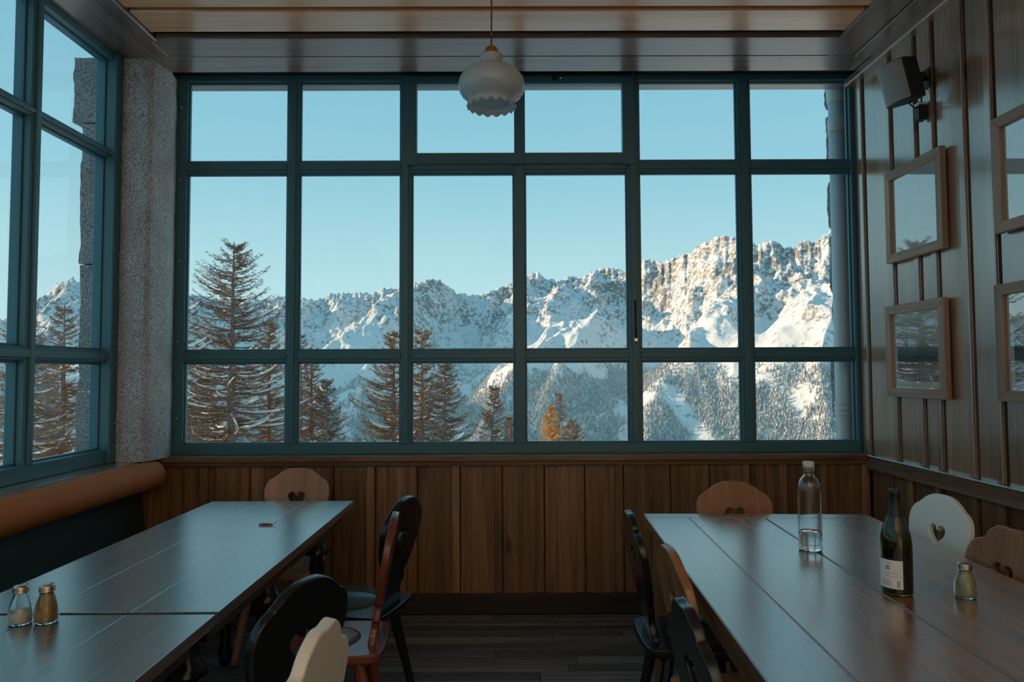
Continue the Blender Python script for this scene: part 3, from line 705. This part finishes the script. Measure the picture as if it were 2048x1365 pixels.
# carafe
ca = empty('water_carafe', (1.112, 2.622, .7603)); tag(ca, 'clear glass water bottle with a stopper, part filled, on the right table', 'bottle')
co = [(.036, 0), (.0405, .004), (.0415, .012), (.0405, .02), (.0410, .04), (.0415, .20), (.0410, .225), (.0375, .245), (.030, .260), (.022, .268), (.0190, .274), (.0182, .284), (.0184, .296), (.0200, .298), (.0200, .302)]
link('bottle_body', vessel('bottle_body', co, .0028), M['glass'], ca)
link('water', lathe_mesh('water', [(.0005, .0078), (.0365, .0078), (.0383, .014), (.0380, .03), (.0384, .068), (.0005, .0682)], 40, True, False, False), M['water'], ca)
link('stopper', lathe_mesh('stopper', [(.0130, .288), (.0138, .302), (.0205, .3025), (.0208, .312), (.0205, .322), (.019, .324), (.0005, .3242)], 32, True, True, False), M['frosted'], ca)
# wine bottle
wn = empty('wine_bottle', (1.150, 2.110, .7603)); tag(wn, 'dark green wine bottle with a white back label on the right table', 'bottle')
wo = [(.036, .0), (.0415, .003), (.0435, .010), (.0437, .10), (.0432, .150), (.0405, .172), (.034, .195), (.0245, .222), (.0180, .246), (.0152, .268), (.0145, .292), (.0162, .293), (.0162, .303), (.0145, .304)]
link('bottle_body', vessel('bottle_body', wo, .0032), M['wineglass'], wn)
link('wine', lathe_mesh('wine', [(.0005, .0085), (.037, .0085), (.0398, .014), (.0398, .118), (.0005, .1182)], 32, True, False, False), M['wine'], wn)
link('foil', lathe_mesh('foil', [(.0236, .227), (.0187, .2462), (.0159, .268), (.0152, .2905), (.0169, .2925), (.0169, .3045), (.0150, .3058), (.0005, .306)], 32, True, False, False), M['foil'], wn)
cam_dir = math.atan2(-2.11, -1.15)      # direction from the bottle towards the middle of the room
def patch(name, r, a0, a1, z0, z1, mat, parent, n=28):
    v = []; f = []
    for i in range(n+1):
        a = a0+(a1-a0)*i/n
        v += [(r*math.cos(a), r*math.sin(a), z0), (r*math.cos(a), r*math.sin(a), z1)]
    for i in range(n): f.append((2*i, 2*i+2, 2*i+3, 2*i+1))
    return link(name, py_mesh(name, v, f, True), mat, parent)
A0, A1 = cam_dir-R(84), cam_dir+R(22)
lb = patch('label', .04395, A0, A1, .022, .104, M['label'], wn)
aa = lambda u: A0+(A1-A0)*u
marks = [(.42, .56, .083, .0865), (.42, .57, .077, .0805)]
marks += [(.30, .97, .0735, .0740)]
marks += [(random.uniform(.22, .3), random.uniform(.55, .72), z, z+.0008) for z in (.030, .0325, .035, .0375, .040, .0425, .045)]
marks += [(random.uniform(.3, .38), random.uniform(.8, .95), z, z+.0007) for z in (.055, .058, .064, .067)]
marks += [(random.uniform(.35, .4), random.uniform(.6, .7), z, z+.0009) for z in (.092, .096)]
marks += [(.80+.012*q, .80+.012*q+random.choice((.004, .007)), .026, .046) for q in range(9)]
for u0, u1, z0, z1 in marks: patch('print', .04405, aa(u0), aa(u1), z0, z1, M['ink'], lb, max(1, int((u1-u0)*16)))
# shakers
def shaker(label, x, y, fill_mat, level, tilt=0):
    s = empty('glass_shaker', (x, y, .7603)); tag(s, label, 'shaker', 'glass shakers on the tables')
    so = [(.023, 0), (.0265, .002), (.0285, .008), (.0292, .020), (.0285, .034), (.0255, .050), (.0205, .066), (.0172, .076), (.0165, .083), (.0172, .088)]
    link('jar', vessel('jar', so, .0022, 36), M['glass_aqua'], s)
    inn = [(r-.0024, z) for r, z in so if z > .006]
    pr = [(.0005, .0055), (.022, .0055)]+[(r, z) for r, z in inn if z < level]+[(np.interp(level, [z for r, z in inn], [r for r, z in inn]), level), (.0005, level+.001)]
    link('contents', lathe_mesh('contents', pr, 28, True, False, False), fill_mat, s)
    link('lid', lathe_mesh('lid', [(.0188, .0815), (.0196, .082), (.0196, .085), (.0186, .0862), (.0194, .0875), (.0194, .0905), (.0188, .0915), (.0194, .0930), (.0192, .0965), (.0165, .0995), (.009, .1010), (.0005, .1012)], 32, True, True, False), M['tin'], s)
    return s
shaker('glass shaker half filled with salt beside the brown spice shaker', -1.302, 1.895, M['salt'], .034)
shaker('glass shaker filled with orange-brown spice on the left foreground table', -1.238, 1.903, M['spice'], .078)
shaker('glass shaker of beige seasoning next to the wine bottle', 1.326, 2.068, M['pepper'], .072)
# dried chili on the left table
ch = empty('dried_chili', (-1.06, 3.08, .760)); tag(ch, 'small dried red chili lying on the left table', 'chili')
tube('pod', [(-.035, 0, .0032), (-.028, .002, .0052), (-.005, .003, .0055), (.018, .001, .005), (.028, -.001, .0045)], [.001, .0045, .0052, .0045, .002], M['chili'], ch)
tube('stem', [(.026, -.001, .005), (.036, .002, .010), (.043, .004, .019)], [.0016, .0013, .0012], M['stalk'], ch, 6)
#MARK_OUT

# ================================================================== OUTSIDE
# ---- down pipe and rough stone corner outside on the right
dp = empty('downpipe', (2.188, 4.56, 0)); tag(dp, 'grey zinc downpipe outside the right end of the back window', 'pipe')
link('pipe', lathe_mesh('pipe', [(.064, -1.5), (.064, 3.6)], 28), M['zinc'], dp)
for z in (3.05, 1.18):
    link('pipe_collar', lathe_mesh('pipe_collar', [(.0642, -.045), (.071, -.043), (.072, -.032), (.067, -.026), (.067, -.014), (.072, -.010), (.072, .006), (.067, .010), (.067, .022), (.072, .027), (.071, .040), (.0642, .043)], 28), M['zinc'], dp, (0, 0, z))
    link('clamp_screw', lathe_mesh('clamp_screw', [(.001, .012), (.010, .010), (.011, -.002), (.006, -.012)], 10), M['steel'], dp, (.052, -.058, z+.02), (R(90), 0, 0))
link('pipe_socket', lathe_mesh('pipe_socket', [(.0642, 3.20), (.068, 3.205), (.074, 3.26), (.075, 3.6)], 28), M['zinc'], dp)
so_ = empty('stone_corner', (2.45, 4.85, -1)); tag(so_, 'rough stone wall corner behind the downpipe', 'wall', None, 'structure')
zz = -1.2; kk = 20
while zz < 3.7:
    hh = random.uniform(.34, .46); xo = 2.203+random.uniform(-.012, .012)
    c = .05; zt = zz+hh-.012
    me = stone_column('stone_block', [(xo, 4.67), (xo, 4.77), (xo+.04, 4.82), (2.75, 4.82), (2.75, 4.64), (xo+.03, 4.64)], zz, zt, None, int(hh/.03), .012, kk)
    # round the block's top and bottom edges
    for v in me.vertices:
        e = min(v.co.z-zz, zt-v.co.z); q = max(0., 1-e/c); v.co.x += .035*q*q*(1 if v.co.x < 2.5 else 0)
    shade_auto(me, 60); o = link('stone_block', me, M['stone'], so_); o.matrix_parent_inverse = so_.matrix_basis.inverted()
    zz += hh; kk += 1
struct(box('wall_outside', 2.30, 2.9, 4.46, 4.63, -1.5, 3.6, M['stone'], None, 0), 'outer stone wall beyond the right side of the window').name = 'wall_outer'

# ---- gradient noise
_rng = np.random.RandomState(11); _perm = np.tile(_rng.permutation(256), 2); _ang = _rng.rand(256)*2*np.pi; _gx, _gy = np.cos(_ang), np.sin(_ang)
def gnoise(x, y):
    xi, yi = np.floor(x).astype(int), np.floor(y).astype(int); xf, yf = x-xi, y-yi; xi &= 255; yi &= 255
    u, v = xf*xf*xf*(xf*(xf*6-15)+10), yf*yf*yf*(yf*(yf*6-15)+10)
    def g(i, j, dx, dy): h = _perm[_perm[(xi+i) & 255]+((yi+j) & 255)]; return _gx[h]*dx+_gy[h]*dy
    a = g(0, 0, xf, yf)*(1-u)+g(1, 0, xf-1, yf)*u; b = g(0, 1, xf, yf-1)*(1-u)+g(1, 1, xf-1, yf-1)*u
    return (a*(1-v)+b*v)*1.5
def fbm(x, y, o=5, g=.5):
    s = 0; a = 1
    for k in range(o): s = s+a*gnoise(x*2**k+17.3*k, y*2**k-9.1*k); a *= g
    return s
def ridged(x, y, o=5, g=.5):
    s = 0; a = 1; w = 1
    for k in range(o):
        n = 1-np.abs(gnoise(x*2**k+31.7*k, y*2**k+5.3*k)); n = n*n; s = s+a*n*w; w = np.clip(n*1.4, 0, 1); a *= g
    return s
def sstep(a, b, x): t = np.clip((x-a)/(b-a), 0, 1); return t*t*(3-2*t)

# ---- the mountain range across the valley (skyline bearings and heights in degrees)
SKY = [(-75, 4), (-60, 6), (-48, 5), (-42, 4), (-36.04, 3.65), (-34.43, 4.65), (-33.6, 5.44), (-32.76, 6.35), (-32.04, 6.67), (-31.44, 6.26), (-29.44, 5.67), (-27.23, 6.14), (-24.84, 5.89), (-23.89, 5.93), (-22.85, 5.52), (-18.92, 5.72), (-17.82, 6.14), (-16.69, 5.9), (-15.17, 5.82), (-14.41, 6.35), (-12.86, 6.47), (-11.29, 6.38), (-10.11, 6.8), (-8.91, 6.94), (-7.9, 7.36), (-6.89, 7.37), (-6.16, 7.7), (-5.27, 7.26), (-4.04, 6.46), (-2.82, 6.38), (-1.79, 6.54), (-0.76, 6.99), (0.47, 7.39), (1.71, 8.08), (2.33, 8.19), (2.94, 7.74), (4.17, 7.48), (5.19, 7.87), (6.01, 7.62), (6.62, 8.13), (7.44, 8.43), (8.04, 8.5), (9.45, 8.18), (10.66, 8.94), (11.45, 9.08), (12.44, 8.76), (13.42, 9.12), (14.59, 9.46), (15.37, 10.01), (16.34, 10.42), (17.29, 10.67), (18.22, 10.31), (19.14, 9.79), (20.24, 9.91), (20.9, 9.98), (21.68, 9.44), (22.38, 9.28), (22.93, 9.91), (23.62, 9.67), (24.15, 9.89), (24.67, 10.32), (25.26, 10.64), (26.88, 11.03), (29.42, 9.71), (32.44, 8.37), (36.57, 7.3), (45, 7), (60, 6)]
def terrain():
    NA, NR = 1250, 300
    az = np.linspace(-56, 46, NA); tt = np.linspace(0, 1.12, NR)
    A, T = np.meshgrid(az, tt); Ar = np.radians(A)
    sky = np.interp(az, [p[0] for p in SKY], [p[1] for p in SKY]); sky = sky+.20*fbm(az*2.2, az*0+3.1, 5, .62)
    r0 = 800.; rs = 3000+350*gnoise(az*.06, az*0+.5)-250*sstep(8, 20, az); RS = np.broadcast_to(rs, A.shape)
    r = r0+(RS-r0)*T; X, Y = r*np.sin(Ar), r*np.cos(Ar)
    def smooth(a, deg):
        k = int(deg/(az[1]-az[0])); w = np.exp(-.5*(np.arange(-3*k, 3*k+1)/k)**2); return np.convolve(np.pad(a, 3*k, mode='edge'), w/w.sum(), 'valid')
    zs = rs*np.tan(np.radians(smooth(sky, 1.2))); zv = -470.
    prof = np.interp(T, [0, .18, .36, .52, .66, .78, .90, 1., 1.12], [0, .12, .30, .50, .615, .70, .83, 1., .86])
    Z = zv+(zs-zv)*prof
    # spurs running down from the crest, warped to the left as they fall
    wx = X+.32*(RS-r)+90*fbm(X/500, Y/500, 3); wy = Y
    spur = ridged(wx/620, wy/2600+.7, 4, .45)-.95
    rock = ridged(X/300+7, Y/420, 6, .55)-.9
    fine = fbm(X/60, Y/80, 4, .6); crag = ridged(X/75, Y/95+3, 4, .6)-.85
    up = sstep(.50, .95, T); mid = sstep(.12, .45, T)*(1-.35*sstep(.8, 1, T))
    crest = 1-.55*sstep(.92, 1., T)
    Z = Z+150*spur*mid*crest+62*rock*(.08+.92*up)*mid*crest+8*fine*(.2+up)+15*crag*sstep(.6, .9, T)
    # explicit spurs seen in the view: (bearing top, bearing bottom, t top, t bottom, height, width deg)
    for a1, a0, t1, t0, hgt, wd in ((18.6, 10.5, .88, .30, 120, 2.6), (8.6, 2.6, .82, .34, 90, 2.2), (-6.0, -15.5, .93, .42, 70, 2.2), (1.8, -3.0, .95, .55, 60, 1.6), (24.5, 20., .95, .5, 50, 2.), (-32, -27, .95, .4, 90, 2.5)):
        q = np.clip((T-t0)/(t1-t0), -.4, 1.2); ac = a0+(a1-a0)*q
        d = (A-ac+.5*fbm(T*9+a1, A*.3, 3))/wd
        Z = Z+hgt*np.exp(-np.abs(d)**1.35)*np.sin(np.pi*np.clip((q+.35)/1.5, 0, 1))
    # fit the crest to the skyline
    for _ in range(3):
        e = Z/r; m = e.max(0); d = np.tan(np.radians(sky))-m
        ds = smooth(d, 1.0); Z = Z+ds*r*sstep(.35, 1., T)+(d-ds)*r*sstep(.90, .995, T)
    V = np.stack([X, Y, Z+1.4], -1).reshape(-1, 3)
    i = np.arange(NR-1)[:, None]*NA+np.arange(NA-1)[None]; F = np.stack([i, i+1, i+NA+1, i+NA], -1).reshape(-1, 4)
    me = bpy.data.meshes.new('mountain_range'); me.vertices.add(len(V)); me.vertices.foreach_set('co', V.ravel())
    me.loops.add(F.size); me.loops.foreach_set('vertex_index', F.ravel().astype(np.int32))
    me.polygons.add(len(F)); me.polygons.foreach_set('loop_start', np.arange(0, F.size, 4, dtype=np.int32)); me.update(); me.validate()
    me.polygons.foreach_set('use_smooth', np.ones(len(F), bool))
    return me, A, T, X, Y, Z+1.4, r
def mountain_mat():
    m, t, b = new_mat('snow and rock'); b.inputs['Roughness'].default_value = .8; b.inputs['Specular IOR Level'].default_value = .15
    g = nd(t, 'ShaderNodeNewGeometry'); sp = nd(t, 'ShaderNodeSeparateXYZ'); t.links.new(g.outputs['Normal'], sp.inputs[0])
    n1 = nd(t, 'ShaderNodeTexNoise', Scale=.007, Detail=12., Roughness=.7); t.links.new(g.outputs['Position'], n1.inputs['Vector'])
    mp = nd(t, 'ShaderNodeMapping'); mp.inputs['Scale'].default_value = (.06, .06, .06); t.links.new(g.outputs['Position'], mp.inputs[0])
    n2 = nd(t, 'ShaderNodeTexNoise', Scale=1., Detail=8., Roughness=.7); t.links.new(mp.outputs[0], n2.inputs['Vector'])
    sz = nd(t, 'ShaderNodeSeparateXYZ'); t.links.new(g.outputs['Position'], sz.inputs[0])
    def mth(op, a, b_):
        n = nd(t, 'ShaderNodeMath', operation=op)
        for i, q in enumerate((a, b_)):
            if isinstance(q, (int, float)): n.inputs[i].default_value = q
            else: t.links.new(q, n.inputs[i])
        return n.outputs[0]
    st = mth('ADD', mth('MINIMUM', mth('SUBTRACT', 1., sp.outputs[2]), .34), mth('MULTIPLY', mth('SUBTRACT', n1.outputs[0], .5), .75))
    st = mth('ADD', st, mth('MULTIPLY', mth('SUBTRACT', n2.outputs[0], .5), 1.5))
    hi = nd(t, 'ShaderNodeMapRange'); hi.inputs[1].default_value = 60; hi.inputs[2].default_value = 380; hi.inputs[3].default_value = -.06; hi.inputs[4].default_value = .05; t.links.new(sz.outputs[2], hi.inputs[0])
    st = mth('ADD', st, hi.outputs[0])
    rk = nd(t, 'ShaderNodeMapRange'); rk.inputs[1].default_value = .32; rk.inputs[2].default_value = .44; t.links.new(st, rk.inputs[0])
    rc = nd(t, 'ShaderNodeValToRGB'); rc.color_ramp.elements[0].color = (.13, .12, .115, 1); rc.color_ramp.elements[1].color = (.36, .335, .31, 1); rc.color_ramp.elements[0].position = .3; rc.color_ramp.elements[1].position = .7
    t.links.new(n2.outputs[0], rc.inputs[0])
    mx = nd(t, 'ShaderNodeMixRGB'); t.links.new(rk.outputs[0], mx.inputs[0]); mx.inputs[1].default_value = (.73, .73, .75, 1); t.links.new(rc.outputs[0], mx.inputs[2])
    t.links.new(mx.outputs[0], b.inputs['Base Color'])
    bp = nd(t, 'ShaderNodeBump', Strength=.55, Distance=9.); t.links.new(n2.outputs[0], bp.inputs['Height']); t.links.new(bp.outputs[0], b.inputs['Normal'])
    return m
M['mount'] = mountain_mat()
tm, TA, TT, TX, TY, TZ, TR = terrain()
mt = link('mountain_range', tm, M['mount']); tag(mt, 'snow-covered rocky mountain range across the valley', 'mountain')

# ---- snowy conifer forest on the far slopes: far too many trees to count
def forest():
    rnd = np.random.RandomState(5); el = np.degrees(np.arctan2(TZ-1.4, TR))
    nzv = fbm(TX/220, TY/220, 4, .55)
    p = sstep(1.2, -1.6, el+1.7*nzv+.9*np.where(TA < 8, sstep(-2, -14, TA)*1.0+.8, 0))*(el > -9)*sstep(-.45, .05, fbm(TX/90+40, TY/260, 3, .6)+.18)
    w = (p*TR*(TA > -40)*(TA < 30)).ravel(); idx = rnd.choice(w.size, 65000, True, w/w.sum())
    X = TX.ravel()[idx]+rnd.normal(0, 3.5, len(idx)); Y = TY.ravel()[idx]+rnd.normal(0, 3.5, len(idx)); Z = TZ.ravel()[idx]-1.5
    h = rnd.uniform(7, 15, len(idx)); w_ = h*rnd.uniform(.15, .22, len(idx)); n = 5
    V = np.zeros((len(idx), n+1, 3)); V[:, n] = np.stack([X, Y, Z+h], 1)
    ph = rnd.rand(len(idx))*6.28
    for k in range(n):
        a = ph+2*np.pi*k/n; V[:, k] = np.stack([X+w_*np.cos(a), Y+w_*np.sin(a), Z+h*.08], 1)
    f = []
    base = np.arange(len(idx))[:, None]*(n+1)
    F = np.concatenate([np.stack([base[:, 0]+k, base[:, 0]+(k+1) % n, base[:, 0]+n], 1) for k in range(n)])
    me = bpy.data.meshes.new('far_forest'); me.vertices.add(V.shape[0]*(n+1)); me.vertices.foreach_set('co', V.ravel())
    me.loops.add(F.size); me.loops.foreach_set('vertex_index', F.ravel().astype(np.int32)); me.polygons.add(len(F)); me.polygons.foreach_set('loop_start', np.arange(0, F.size, 3, dtype=np.int32)); me.update()
    return me
def forest_mat():
    m, t, b = new_mat('frosted conifers'); b.inputs['Roughness'].default_value = .9; b.inputs['Specular IOR Level'].default_value = .1
    g = nd(t, 'ShaderNodeNewGeometry'); n1 = nd(t, 'ShaderNodeTexNoise', Scale=.16, Detail=3.); t.links.new(g.outputs['Position'], n1.inputs['Vector'])
    rc = nd(t, 'ShaderNodeValToRGB'); rc.color_ramp.elements[0].position = .40; rc.color_ramp.elements[1].position = .62; rc.color_ramp.elements[0].color = (.21, .21, .21, 1); rc.color_ramp.elements[1].color = (.58, .58, .59, 1)
    t.links.new(n1.outputs[0], rc.inputs[0]); t.links.new(rc.outputs[0], b.inputs['Base Color']); return m
M['forest'] = forest_mat()
fo = link('far_forest', forest(), M['forest']); tag(fo, 'snow-dusted conifer forest on the slopes across the valley', 'forest', None, 'stuff')

# ---- the hillside the house stands on, and an added, unseen ridge that blocks the sun
def ground():
    n = 150; xs = np.concatenate([np.linspace(-90, -12, 90), np.linspace(-11, 40, 70), np.linspace(42, 150, 20)]); ys = np.concatenate([np.linspace(-120, -4, 30), np.linspace(-3, 36, 160), np.linspace(36.5, 60, 40), np.linspace(62, 200, 30)])
    X, Y = np.meshgrid(xs, ys)
    d = np.maximum(Y-5, 0); Z = -1.3-.42*d-.0012*d*d+.10*np.maximum(-X-6, 0)*np.exp(-d/40)*3*.9-.03*np.maximum(X, 0)
    Z = Z+.5*fbm(X/9, Y/9, 4)*sstep(0, 8, np.hypot(X, np.maximum(Y-4, 0)))
    sun_block = np.maximum(0, (-X-22))*1.25*sstep(-1.6, .2, Y+.325*X)*sstep(7.0, 5.2, Y+.325*X)        # bare ridge added out of view to keep sun off the front of the room
    Z = Z+np.minimum(sun_block, 60)
    Z = np.where((np.abs(X) < 3.2) & (Y < 5), np.minimum(Z, -1.3), Z)
    V = np.stack([X, Y, Z], -1).reshape(-1, 3); NX = len(xs); F = [(j*NX+i, j*NX+i+1, (j+1)*NX+i+1, (j+1)*NX+i) for j in range(len(ys)-1) for i in range(NX-1)]
    return py_mesh('snowy_ground', V.tolist(), F, True), (lambda x, y: float(Z[np.argmin(abs(ys-y)), np.argmin(abs(xs-x))]))
M['snow'] = plain('hillside snow', (.84, .85, .87), .8, bump=.3, bscale=1.5, spec=.2)  # one even snow colour over the whole hillside
gm, gz = ground()
gr = struct(link('ground', gm, M['snow']), 'snow-covered hillside falling away outside the windows')

# ---- larches
M['bark'] = plain('larch bark', (.21, .16, .14), .9, vary=.4, bscale=14)
M['twig'] = plain('grey-brown larch twigs', (.20, .125, .085), .9, vary=.3, bscale=3)
M['twig_o'] = plain('orange larch needles', (.60, .31, .085), .9, vary=.3, bscale=3)
M['twig_m'] = plain('tan larch twigs', (.27, .145, .07), .9, vary=.3, bscale=3)
M['bsnow'] = plain('snow on branches', (.86, .87, .88), .8, spec=.2)
def larch(label, dx, top, dist, spread, mat='twig', density=1., snow=1., lean=0., seed=0, base=None, shape=.68, trunk=None, tw=1.35):
    """dx, top: bearing tangents of the stem and tip; dist in metres"""
    rnd = random.Random(seed); x, y = dx*dist, dist; zt = 1.42+top*dist
    zb = gz(x, y)-.3 if base is None else base; H = zt-zb
    t = empty('larch', (x, y, zb)); tag(t, label, 'tree', 'larches outside the windows')
    tr_ = trunk or H*.020; pts = []; NT = 14; ang = rnd.uniform(0, 6)
    for i in range(NT+1):
        q = i/NT; pts.append((lean*(q*H) + .05*math.sin(q*5+ang)*(1-q), .04*math.cos(q*4+ang), q*H))
    v, f = tube_vf(pts, [max(.012, tr_*(1-i/NT)**.85) for i in range(NT+1)], 8)
    link('trunk', py_mesh('trunk', v, f, True), M['bark'], t)
    bv, bf, sv_, sf = [], [], [], []
    nbr = int(95*density*H/12); vis0 = max(0, (1.42-.16*dist-zb)/H)      # branches from just below the sill line upwards
    for k in range(nbr):
        q = vis0+(1-vis0)*(k+rnd.random())/nbr; q = min(q, .985)
        i = min(int(q*NT), NT-1); fr = q*NT-i; P0 = Vector(pts[i]).lerp(Vector(pts[i+1]), fr)
        L = spread*((1-q)**shape)*rnd.uniform(.55, 1.1)+.10
        a = rnd.uniform(0, 2*math.pi); droop = rnd.uniform(.05, .32)*(1.15-q); rise = rnd.uniform(-.05, .22)+.55*max(0, q-.6)
        nseg = 6; bp_ = []; wob = rnd.uniform(-.3, .3)
        for s in range(nseg+1):
            u = s/nseg; aa_ = a+wob*u*u
            bp_.append(P0+Vector((math.cos(aa_)*L*u, math.sin(aa_)*L*u, L*(rise*u-droop*math.sin(u*math.pi*.62)*1.0+.22*u**3))))
        r0 = .010+.008*L
        tube_vf(bp_, [r0*(1-.85*s/nseg)*tw for s in range(nseg+1)], 3, bv, bf, False)
        nt_ = int((8+12*L)*1.2)
        for w in range(nt_):
            u = rnd.uniform(.15, 1.); s = min(int(u*nseg), nseg-1); c = bp_[s].lerp(bp_[s+1], u*nseg-s); dirv = (bp_[s+1]-bp_[s]).normalized()
            side = dirv.cross(Vector((0, 0, 1))).normalized()*rnd.choice((-1, 1)); tl = rnd.uniform(.10, .34)*(.5+.28*L)*(1.15-.5*u)
            e = c+(dirv*rnd.uniform(.35, .9)+side*rnd.uniform(.3, .9)+Vector((0, 0, rnd.uniform(-.55, .25)))).normalized()*tl
            mid = c.lerp(e, .5)+Vector((0, 0, -.02))
            tube_vf([c, mid, e], [.0075*tw, .0065*tw, .003*tw], 3, bv, bf, False)
            if rnd.random() < .5:
                e2 = mid+(e-mid).cross(Vector((rnd.uniform(-1, 1), rnd.uniform(-1, 1), 1))).normalized()*tl*.45
                tube_vf([mid, e2], [.006*tw, .003*tw], 3, bv, bf, False)
        if rnd.random() < snow*(1.12-q*1.15):
            s0 = rnd.uniform(.08, .3); s1 = rnd.uniform(.65, 1.)
            sp_ = []
            for s in range(6):
                u = s0+(s1-s0)*s/5; ss = min(int(u*nseg), nseg-1); sp_.append(bp_[ss].lerp(bp_[ss+1], u*nseg-ss)+Vector((0, 0, r0+.012)))
            wd = rnd.uniform(.024, .05)
            tube_vf(sp_, [wd*.4, wd, wd*rnd.uniform(.6, 1.2), wd*1.05, wd*.8, wd*.3], 5, sv_, sf, False)
    link('branches', py_mesh('branches', bv, bf), M[mat], t)['kind'] = 'stuff'
    if sf: link('branch_snow', py_mesh('branch_snow', sv_, sf, True), M['bsnow'], t)['kind'] = 'stuff'
    return t
larch('tall bare larch, the biggest tree, in the leftmost pane of the back window', -.3954, .1906, 22, 4.5, 'twig', 3.0, 1.1, 0., 1, trunk=.30, shape=.62, tw=1.1)
larch('orange-tipped larch just right of the tallest tree', -.3424, .0772, 26, 2.6, 'twig_m', 1.9, 1., 0., 2)
larch('larch branches at the left edge of the back window', -.485, .146, 20, 3.2, 'twig', 1.5, .9, 0., 3)
larch('low orange larch left of the tallest tree', -.438, .03, 24, 2.6, 'twig_m', 1.9, 1., 0., 4)
larch('slim dark larch at the left side of the second pane', -.2985, .06, 27, 1.5, 'twig', 1.2, .9, 0., 5)
larch('slim larch, middle of three in the second pane', -.2822, .04, 25, 2.0, 'twig_m', 1.5, .9, 0., 6)
larch('slim larch, right of three in the second pane', -.2610, -.006, 23, 2.3, 'twig', 1.6, 1.1, 0., 7)
larch('broad tan larch behind the mullion between the second and third panes', -.165, .0622, 24, 3.6, 'twig_m', 1.9, 1., 0., 8)
larch('larch at the left side of the third pane', -.1255, .0656, 23, 2.4, 'twig_m', 1.7, 1.1, 0., 9)
larch('dark larch with snow-laden branches in the middle of the third pane', -.0935, .0165, 22, 2.6, 'twig', 1.8, 1.3, 0., 10)
larch('leaning larch at the right side of the third pane', -.0660, -.0169, 25, 1.9, 'twig', 1.3, 1., .10, 11)
larch('bright orange larch at the bottom of the fourth pane', .0573, -.0472, 42, 2.0, 'twig_o', 3.4, .1, 0., 12, tw=1.9, base=-9.)
larch('dark slim larch beside the bright orange one', .0695, -.0281, 44, 1.9, 'twig', 2.2, .2, 0., 13, tw=1.5, base=-9.)
larch('low pale orange larch right of the bright orange one', .0892, -.0672, 43, 2.6, 'twig_m', 3., .2, 0., 14, tw=1.6, base=-9.)
larch('small larch at the right end of the third pane', .0003, -.0597, 30, 1.4, 'twig', 1.4, .9, 0., 15)
larch('orange larch seen through the left window beside the granite pier', -.632, .0999, 20, 2.2, 'twig_m', 1.8, 1., -.01, 16)
larch('thin dark trunk in the left window, right of two', -.6439, .03, 26, 1.6, 'twig', 1.1, .9, 0., 17)
larch('thin dark trunk in the left window, left of two', -.6560, .025, 26, 1.9, 'twig', 1.1, .9, 0., 18)
larch('pale larch with spreading crown at the left edge of the left window', -.695, .09, 19, 3.4, 'twig_m', 2., 1., 0., 19)

# ---- thin cold haze lying in the valley
hz = bpy.data.materials.new('valley haze'); hz.use_nodes = True; _t = hz.node_tree; _t.nodes.clear()
_o = nd(_t, 'ShaderNodeOutputMaterial'); _v = nd(_t, 'ShaderNodeVolumeScatter', Density=.00010, Anisotropy=.0); _v.inputs['Color'].default_value = (.42, .76, .95, 1)
_t.links.new(_v.outputs[0], _o.inputs['Volume'])
ho = link('valley_haze', py_mesh('valley_haze', [(x, y, z) for z in (-700, 70) for x, y in ((-2600, 420), (1900, 420), (1900, 3000), (-2600, 3000))], [(3, 2, 1, 0), (4, 5, 6, 7), (0, 1, 5, 4), (1, 2, 6, 5), (2, 3, 7, 6), (3, 0, 4, 7)]), hz)
tag(ho, 'thin bluish haze over the valley floor', 'haze', None, 'stuff')
